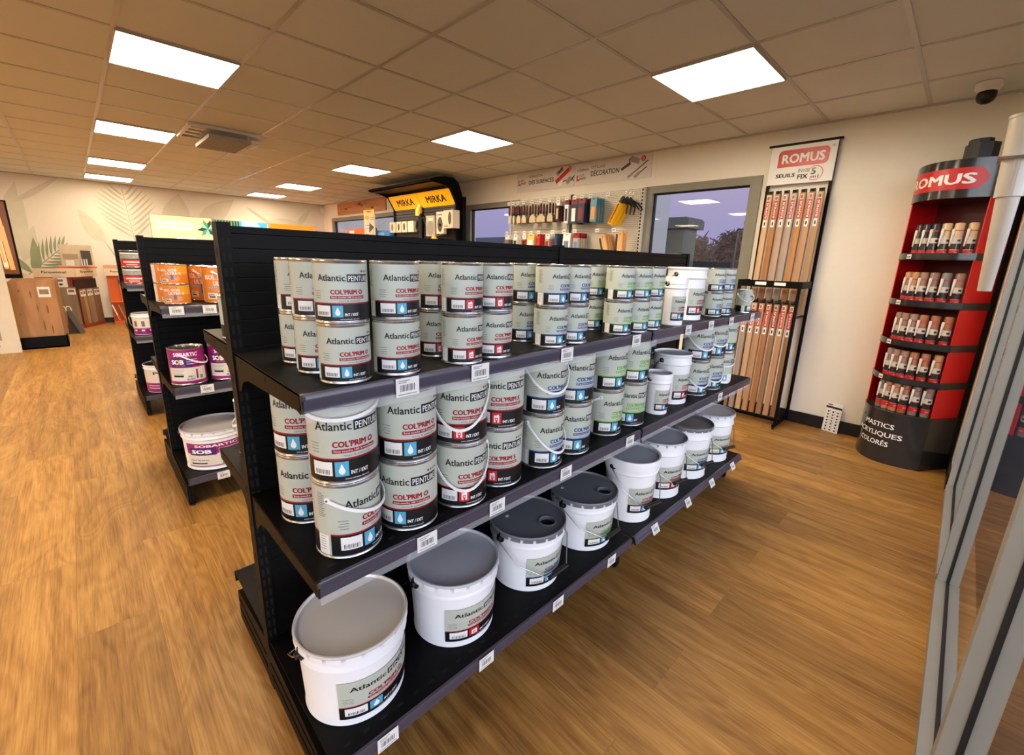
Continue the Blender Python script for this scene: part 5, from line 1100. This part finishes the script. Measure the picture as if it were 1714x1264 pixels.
# ================================================================= LEFT WALL SCREENS
def emis(name, c, s):
    return M(name, c, .4, noise=.03, emit=s)
def lit_sign(y0, y1, z0, z1, label, draw):
    t = empty('lit_sign', label, 'lit sign', (WX0+.05, (y0+y1)/2, z0)); w = y1-y0
    mb = MB(); mb.box(-.05, 0, -w/2-.012, w/2+.012, -.012, z1-z0+.012, PEGW); mb.build('sign_frame', t)
    mb = MB(); draw(mb, lambda d: plane_fn((.001+d, -w/2, 0), (0, 1, 0), (0, 0, 1)), w, z1-z0); mb.build('lit_face', t)
SW_ = emis('lit_wood', (236, 206, 158), .9); SWL = emis('lit_white', (255, 250, 240), 1.2); SGR = emis('lit_green', (92, 170, 120), .5); SDG = emis('lit_dark_green', (40, 70, 52), .4); SMT = emis('lit_mint', (150, 230, 190), .8); SBL = emis('lit_blue', (70, 160, 250), .9); SBL2 = emis('lit_sky', (150, 205, 255), 1.0); SOR = emis('lit_orange', (255, 124, 16), 1.1); SLN = emis('lit_wood_line', (214, 178, 126), .8)
def rq(mb, f, x0, x1, y0, y1, m): mb.poly([f(x0, y0), f(x1, y0), f(x1, y1), f(x0, y1)], m)
def face1(mb, F, w, h):
    f = F(0); rq(mb, f, 0, w, 0, h, SW_); g = F(.001)
    for i in range(6): rq(mb, g, 0, w, h*(.08+.16*i), h*(.095+.16*i), SLN)
    k = F(.002); mb.text('Les avantages les plus', k, .08*w, .68*w, h*.72, h*.12, SWL, .03); mb.text('forts du Parquetvinyl.', k, .09*w, .68*w, h*.55, h*.12, SWL, .03); rr = F(.002); rrect(mb, rr, .36*w, .72*w, h*.12, h*.26, h*.07, SWL)
    for i in range(9):
        a = R(70+40*i); q = F(.0022+.0003*i); c = Vector((.92*w, h*.62)); d = Vector((math.cos(a), math.sin(a))); n = Vector((-d.y, d.x)); mb.poly([q(*c), q(*(c+d*.09+n*.04)), q(*(c+d*.19)), q(*(c+d*.09-n*.04))], (SDG, SGR, SMT)[i % 3])
lit_sign(-1.562, -.575, 1.45, 2.0, 'lit picture sign with white lettering about vinyl flooring on the leaf print wall', face1)
def face2(mb, F, w, h):
    f = F(0); rq(mb, f, 0, w*.45, 0, h, SDG); rq(mb, f, w*.45, w, 0, h, SBL); g = F(.001)
    for i in range(8): rq(mb, g, w*(.02+.054*i), w*(.04+.054*i), 0, h, SGR)
    mb.poly([g(w*.5, h), g(w*.8, h), g(w*.95, h*.6), g(w*.5, h*.4)], SBL2)
lit_sign(-.515, .462, 1.43, 1.985, 'lit green and blue picture sign, middle of the three on the leaf print wall', face2)
def face3(mb, F, w, h):
    f = F(0); rq(mb, f, 0, w, 0, h, SOR); g = F(.001); rq(mb, g, .1*w, .13*w, .45*h, .78*h, SWL); rq(mb, g, .3*w, .32*w, .45*h, .78*h, SWL); rq(mb, g, .68*w, .70*w, .45*h, .76*h, SWL)
    for x in (.17, .36, .5, .58, .74): ring(mb, g, x*w, .52*h, .05, .018, SWL)
lit_sign(.52, 1.505, 1.42, 1.99, 'lit bright orange sign, rightmost on the leaf print wall', face3)

# ================================================================= FLOORING DISPLAYS, FAR LEFT
OAK = wood('sample_oak', (150, 104, 56), (188, 138, 82), 'z', .5); OAKD = wood('sample_taupe', (118, 100, 80), (146, 126, 104), 'z', .6); OAKE = M('ply_edge', (206, 168, 112), .6)
# tray with oak panels
t = empty('sample_tray', 'low black tray holding big oak flooring panels, far left', 'tray', (-7.2, -3.16, 0)); mb = MB(); mb.box(-.35, .20, -.26, .225, 0, .02, BLACK); mb.box(.185, .20, -.26, .225, 0, .16, BLACK); mb.box(-.35, .20, .21, .225, 0, .16, BLACK); mb.box(-.35, .20, -.26, -.245, 0, .16, BLACK); mb.box(-.35, -.335, -.26, .225, 0, .30, BLACK); mb.build('tray_body', t)
pn = None
for i in range(4):
    lab = 'large oak flooring panel leaning in the black tray, %s' % ['front one with a small white label', 'second from the front', 'third from the front', 'rearmost'][i]; x = -7.055-.055*i; gx = 'oak panels in the black tray'
    t = empty('flooring_panel', lab, 'flooring panel', (x, -3.165+.012*i, .0205), 0, gx); lean = -.07
    mb = MB(); vs = [(a+(lean if k else 0), b, .87+.012*i if k else 0) for k in (0, 1) for b in (-.225, .205) for a in (-.012, .012)]; mb.add(vs, [(0, 2, 3, 1), (4, 5, 7, 6), (0, 1, 5, 4), (2, 6, 7, 3), (0, 4, 6, 2), (1, 3, 7, 5)], OAK); mb.build('board', t)
    if i == 0:
        f = lambda y, z: (.0126+lean*z/.87, y, z); mb = MB(); mb.poly([f(.03, .66), f(.15, .66), f(.15, .80), f(.03, .80)], PAPER); g = lambda y, z: (.0132+lean*z/.87, y, z); mb.poly([g(.045, .70), g(.135, .70), g(.135, .765), g(.045, .765)], OAKD); mb.build('label', t)
        mb = MB()
        for y, z, r, e in ((-.04, .70, .008, 12), (-.14, .75, .010, 3), (.09, .50, .010, 10), (-.17, .44, .010, 1.4), (.03, .28, .008, 16), (.10, .22, .008, 14), (.0, .52, .006, 14)):
            mb.poly([g(y+r*math.cos(q*.628), z+r*e*math.sin(q*.628)*.6) for q in range(10)], M('oak_stain', (126, 80, 42), .6))
        mb.box(-.012+lean+.024, -.010+lean+.024, -.12, -.04, .825, .835, SLOT); mb.build('knot', t)
# white brochure board with picture sign
t = empty('info_board', 'tall white printed board cut off by the left edge of the picture', 'info board', (-6.84, -3.75, 0)); mb = MB(); vs = [(a-(.05 if k else 0), b, 1.25 if k else 0) for k in (0, 1) for b in (-.40, .375) for a in (-.015, .015)]; mb.add(vs, [(0, 2, 3, 1), (4, 5, 7, 6), (0, 1, 5, 4), (2, 6, 7, 3), (0, 4, 6, 2), (1, 3, 7, 5)], M('board_white', (222, 214, 196), .5)); mb.box(-.2, -.01, -.38, .33, 0, .03, BLACK); mb.obox((-.12, 0, .3), (1, 0, .3), (0, 1, 0), (0, 0, 1), .012, .3, .3, BLACK); mb.build('board', t)
f = lambda y, z: (.0157-.05*z/1.25, y, z); mb = MB(); rq(mb, f, .08, .20, .40, .56, M('board_photo_dark', (60, 56, 50), .5)); rq(mb, f, .05, .225, .17, .32, M('board_photo_green', (140, 152, 124), .5)); mb.text('choisir ?', lambda a, b: f(a, b), .02, .20, .085, .025, INK)
g = lambda y, z: (.0165-.05*z/1.25, y, z); mb.poly([g(.06, .18), (g(.22, .22)), g(.22, .25)], LEAF2); mb.poly([g(.05, .19), (g(.16, .30)), g(.13, .31)], LEAF2); mb.build('board_print', t)
t = empty('wood_picture', 'black framed lit picture of wooden logs at the left edge', 'picture', (-7.78, -3.585, .90)); mb = MB(); mb.box(-.03, .0, -.45, .31, 0, 1.05, BLACK); mb.build('frame', t); LG1 = emis('lit_log', (226, 158, 96), .45); LG2 = emis('lit_log_pale', (246, 208, 156), .6); LG3 = emis('lit_log_dark', (110, 62, 30), .3)
mb = MB(); f = plane_fn((.001, -.44, .06), (0, 1, 0), (0, 0, 1)); rq(mb, f, 0, .73, 0, .97, LG3)
rr_ = random.Random(4)
for i in range(60):
    x = rr_.uniform(0, .66); z0 = rr_.uniform(0, .8); w = rr_.uniform(.02, .05); l = rr_.uniform(.3, .6); g = plane_fn((.0015+.0003*i, -.44, .06), (0, 1, 0), (0, 0, 1)); x1 = min(.72-w, x+.02); z1 = min(.95, z0+l); mb.poly([g(x1, z0), g(min(.72, x1+w), z0), g(x+w, z1), g(x, z1)], (LG1, LG2)[i % 2])
mb.build('lit_face', t); mb = MB(); mb.box(-.05, .02, -.42, -.36, -.92, 0, BLACK); mb.box(-.05, .02, .22, .28, -.92, 0, BLACK); mb.box(-.2, .1, -.45, .31, -.92, -.90, BLACK); mb.build('stand_leg', t)
# flooring sample stand, corner shaped
DRED = M('stand_red', (150, 56, 36), .5); HDR = M('stand_header', (226, 206, 174), .5)
t = empty('flooring_stand', 'corner stand of vinyl flooring samples with cream headers and a picture on top', 'display stand', (-9.0, -2.8, 0)); lo = Vector(t.location)
def seg_stand(mb, a, b, z0, z1, th, mat, d=0.0):
    a = Vector((a[0], a[1], 0)); b = Vector((b[0], b[1], 0)); u = (b-a).normalized(); n = Vector((u.y, -u.x, 0))
    if n.x < 0: n = -n
    c = (a+b)/2+n*(d)-lo; mb.obox((c.x, c.y, (z0+z1)/2), u, n, (0, 0, 1), (b-a).length/2, th/2, (z1-z0)/2, mat)
A_, B_, C_ = (-8.885, -3.22), (-8.885, -2.745), (-9.37, -2.47)
for a, b, n in ((A_, B_, 'left'), (B_, C_, 'right')):
    mb = MB(); seg_stand(mb, a, b, 0, .06, .03, DRED); seg_stand(mb, a, b, .06, .86, .012, DRED, -.06); mb.build('stand_panel', t)
    mb = MB(); seg_stand(mb, a, b, .865, 1.005, .02, HDR, .01); av, bv = Vector((*a, 0)), Vector((*b, 0)); u = (bv-av).normalized(); nn = Vector((u.y, -u.x, 0)); nn = nn if nn.x > 0 else -nn; W_ = (bv-av).length; o = av-lo+nn*.0215; f = lambda x, z: tuple(o+u*x+Vector((0, 0, z))); mb.text('Parquetvinyl', f, W_*.2, W_*.8, .93, .036, INK, .02); mb.text('by nature', f, W_*.42, W_*.62, .893, .015, INKG); mb.build('header', t)
mb = MB(); seg_stand(mb, B_, C_, .64, .82, .02, M('stand_inside', (50, 24, 20), .6), -.03); mb.box(-.35, .10, -.42, .32, .855, .865, DRED) if False else None; mb.build('recess', t)
mb = MB(); seg_stand(mb, (-8.96, -2.92), (-9.2, -2.45), 1.005, 1.03, .05, M('stand_orange', (236, 98, 40), .5)); mb.build('orange_ledge', t)
mb = MB(); PH1 = M('photo_room', (206, 190, 164), .5, noise=.2, nscale=8); PH2 = M('photo_dark', (70, 62, 54), .5); a, b = (-8.98, -2.87), (-9.03, -2.47); seg_stand(mb, a, b, 1.03, 1.39, .01, PH1); seg_stand(mb, (-8.985, -2.62), (-9.02, -2.50), 1.06, 1.30, .006, PH2, .009); seg_stand(mb, (-8.98, -2.82), (-8.99, -2.72), 1.05, 1.14, .006, PAPER, .009); seg_stand(mb, (-8.98, -2.84), (-9.0, -2.66), 1.16, 1.24, .006, M('photo_taupe', (170, 146, 116), .5), .009)
for q in range(3): seg_stand(mb, (-8.99, -2.63+.03*q), (-8.99, -2.615+.03*q), 1.05, 1.16, .006, PAPER, .014)
mb.build('picture_panel', t)
GF = 'vinyl flooring samples on the corner stand'
def sampleboard(a, b, z0, z1, d, mat, lab, lb=True):
    av, bv = Vector((*a, 0)), Vector((*b, 0)); u = (bv-av).normalized(); nn = Vector((u.y, -u.x, 0)); nn = nn if nn.x > 0 else -nn; c = (av+bv)/2+nn*d; r_ = empty('flooring_sample', lab, 'flooring sample', (c.x, c.y, z0), 0, GF); hw_ = (bv-av).length/2
    mb = MB(); mb.obox((0, 0, (z1-z0)/2), u, nn, (0, 0, 1), hw_, .008, (z1-z0)/2, mat); mb.build('board', r_)
    if lb: mb = MB(); w = min(.05, hw_*.8); mb.obox(Vector((0, 0, z1-z0-.075))+nn*.0085+u*(hw_-w-.01), u, nn, (0, 0, 1), w, .0006, .05, PAPER); mb.obox(Vector((0, 0, z1-z0-.065))+nn*.0093+u*(hw_-w-.01), u, nn, (0, 0, 1), w*.7, .0006, .022, OAKD); mb.build('label', r_)
sampleboard((-8.885, -3.2), (-8.885, -2.765), .061, .70, .0, OAKD, 'large taupe flooring board on the left face of the corner stand')
VW = [wood('vinyl_%d' % i, *c) for i, c in enumerate((((120, 78, 46), (150, 104, 64)), ((150, 126, 98), (176, 150, 120)), ((132, 104, 78), (158, 130, 100)), ((146, 120, 96), (170, 144, 118)), ((110, 88, 70), (136, 112, 90))))]
for i in range(6):
    q0, q1 = i/6+.01, (i+1)/6-.01; a = (lerp(B_[0], C_[0], q0), lerp(B_[1], C_[1], q0)); b = (lerp(B_[0], C_[0], q1), lerp(B_[1], C_[1], q1)); sampleboard(a, b, .061, .66, .012-.012*(i % 2), VW[i % 5], 'narrow wood-look sample on the right face of the corner stand, %s from the left' % ORD[i])
t = empty('sample_card', 'white information card stuck on the red strip of the corner stand', 'card', (-8.872, -2.93, .70)); mb = MB(); mb.box(-.012, -.006, -.08, .08, .0, .16, PAPER); mb.build('card_board', t); mb = MB(); mb.box(-.0065, -.0055, -.03, .03, .09, .13, INKG); mb.box(-.0065, -.0055, -.02, .02, .03, .06, INK); mb.build('card_print', t)
t = empty('sample_bag', 'grey folded sample carrier with two white loop handles on the floor by the corner stand', 'sample carrier', (-8.35, -2.84, 0)); mb = MB(); GRM = M('carrier_grey', (96, 94, 92), .5); mb.prism([(-.105, .0), (.02, .0), (-.03, .28), (-.075, .34)], -.08, .08, M('carrier_dark', (60, 58, 56), .5), 'x'); mb.obox((.03, .0, .185), (1, 0, 0), (0, .33, -1), (0, 1, .33), .10, .192, .032, GRM); mb.build('carrier', t)
for y in (-.115, -.055): mb = MB(); mb.tube([(.02, y-.028, .33), (.02, y-.03, .40), (.02, y-.015, .43), (.02, y+.015, .43), (.02, y+.03, .40), (.02, y+.028, .34)], .007, PLAST, 8); mb.build('loop_handle', t)
# orange stand further right
SO = M('stand_bright_orange', (216, 104, 24), .5)
t = empty('orange_stand', 'orange flooring sample stand with a cream header, partly behind the farthest shelf unit', 'display stand', (-9.25, -2.1, 0)); mb = MB(); mb.box(-.02, .10, -.24, .30, 0, .06, SO); mb.box(-.04, -.02, -.24, .30, 0, .87, SO); mb.box(-.03, .04, -.24, -.225, .40, .87, SO); mb.box(-.03, .04, -.09, -.075, .40, .87, SO); mb.box(-.03, .10, -.24, .30, .39, .405, SO); mb.build('stand_body', t)
mb = MB(); mb.box(.0, .06, -.26, .30, .87, .99, HDR); mb.text('Parquetvinyl', plane_fn((.061, -.26, .87), (0, 1, 0), (0, 0, 1)), .08, .40, .06, .034, INK, .02); mb.build('header', t); mb = MB(); mb.box(.0, .03, -.26, .30, .995, 1.055, M('stand_peach', (206, 160, 124), .5)); mb.build('top_ledge', t)
for i in range(5):
    r_ = empty('flooring_sample', 'sample board leaning in the lower bin of the orange stand, %s from the left' % ORD[i], 'flooring sample', (-9.17, -2.30+.085*i, .061), 0, 'sample boards in the orange stand'); mb = MB(); mb.obox((0, 0, .15), (1, 0, 0), (0, 1, .25), (0, -.25, 1), .05, .009, .145, (PAPER, VW[1], CREAM, VW[3], PAPER)[i]); mb.build('board', r_)
    mb = MB(); mb.obox((.051, .03, .06), (1, 0, 0), (0, 1, .25), (0, -.25, 1), .0008, .012, .04, SO); mb.build('label', r_)
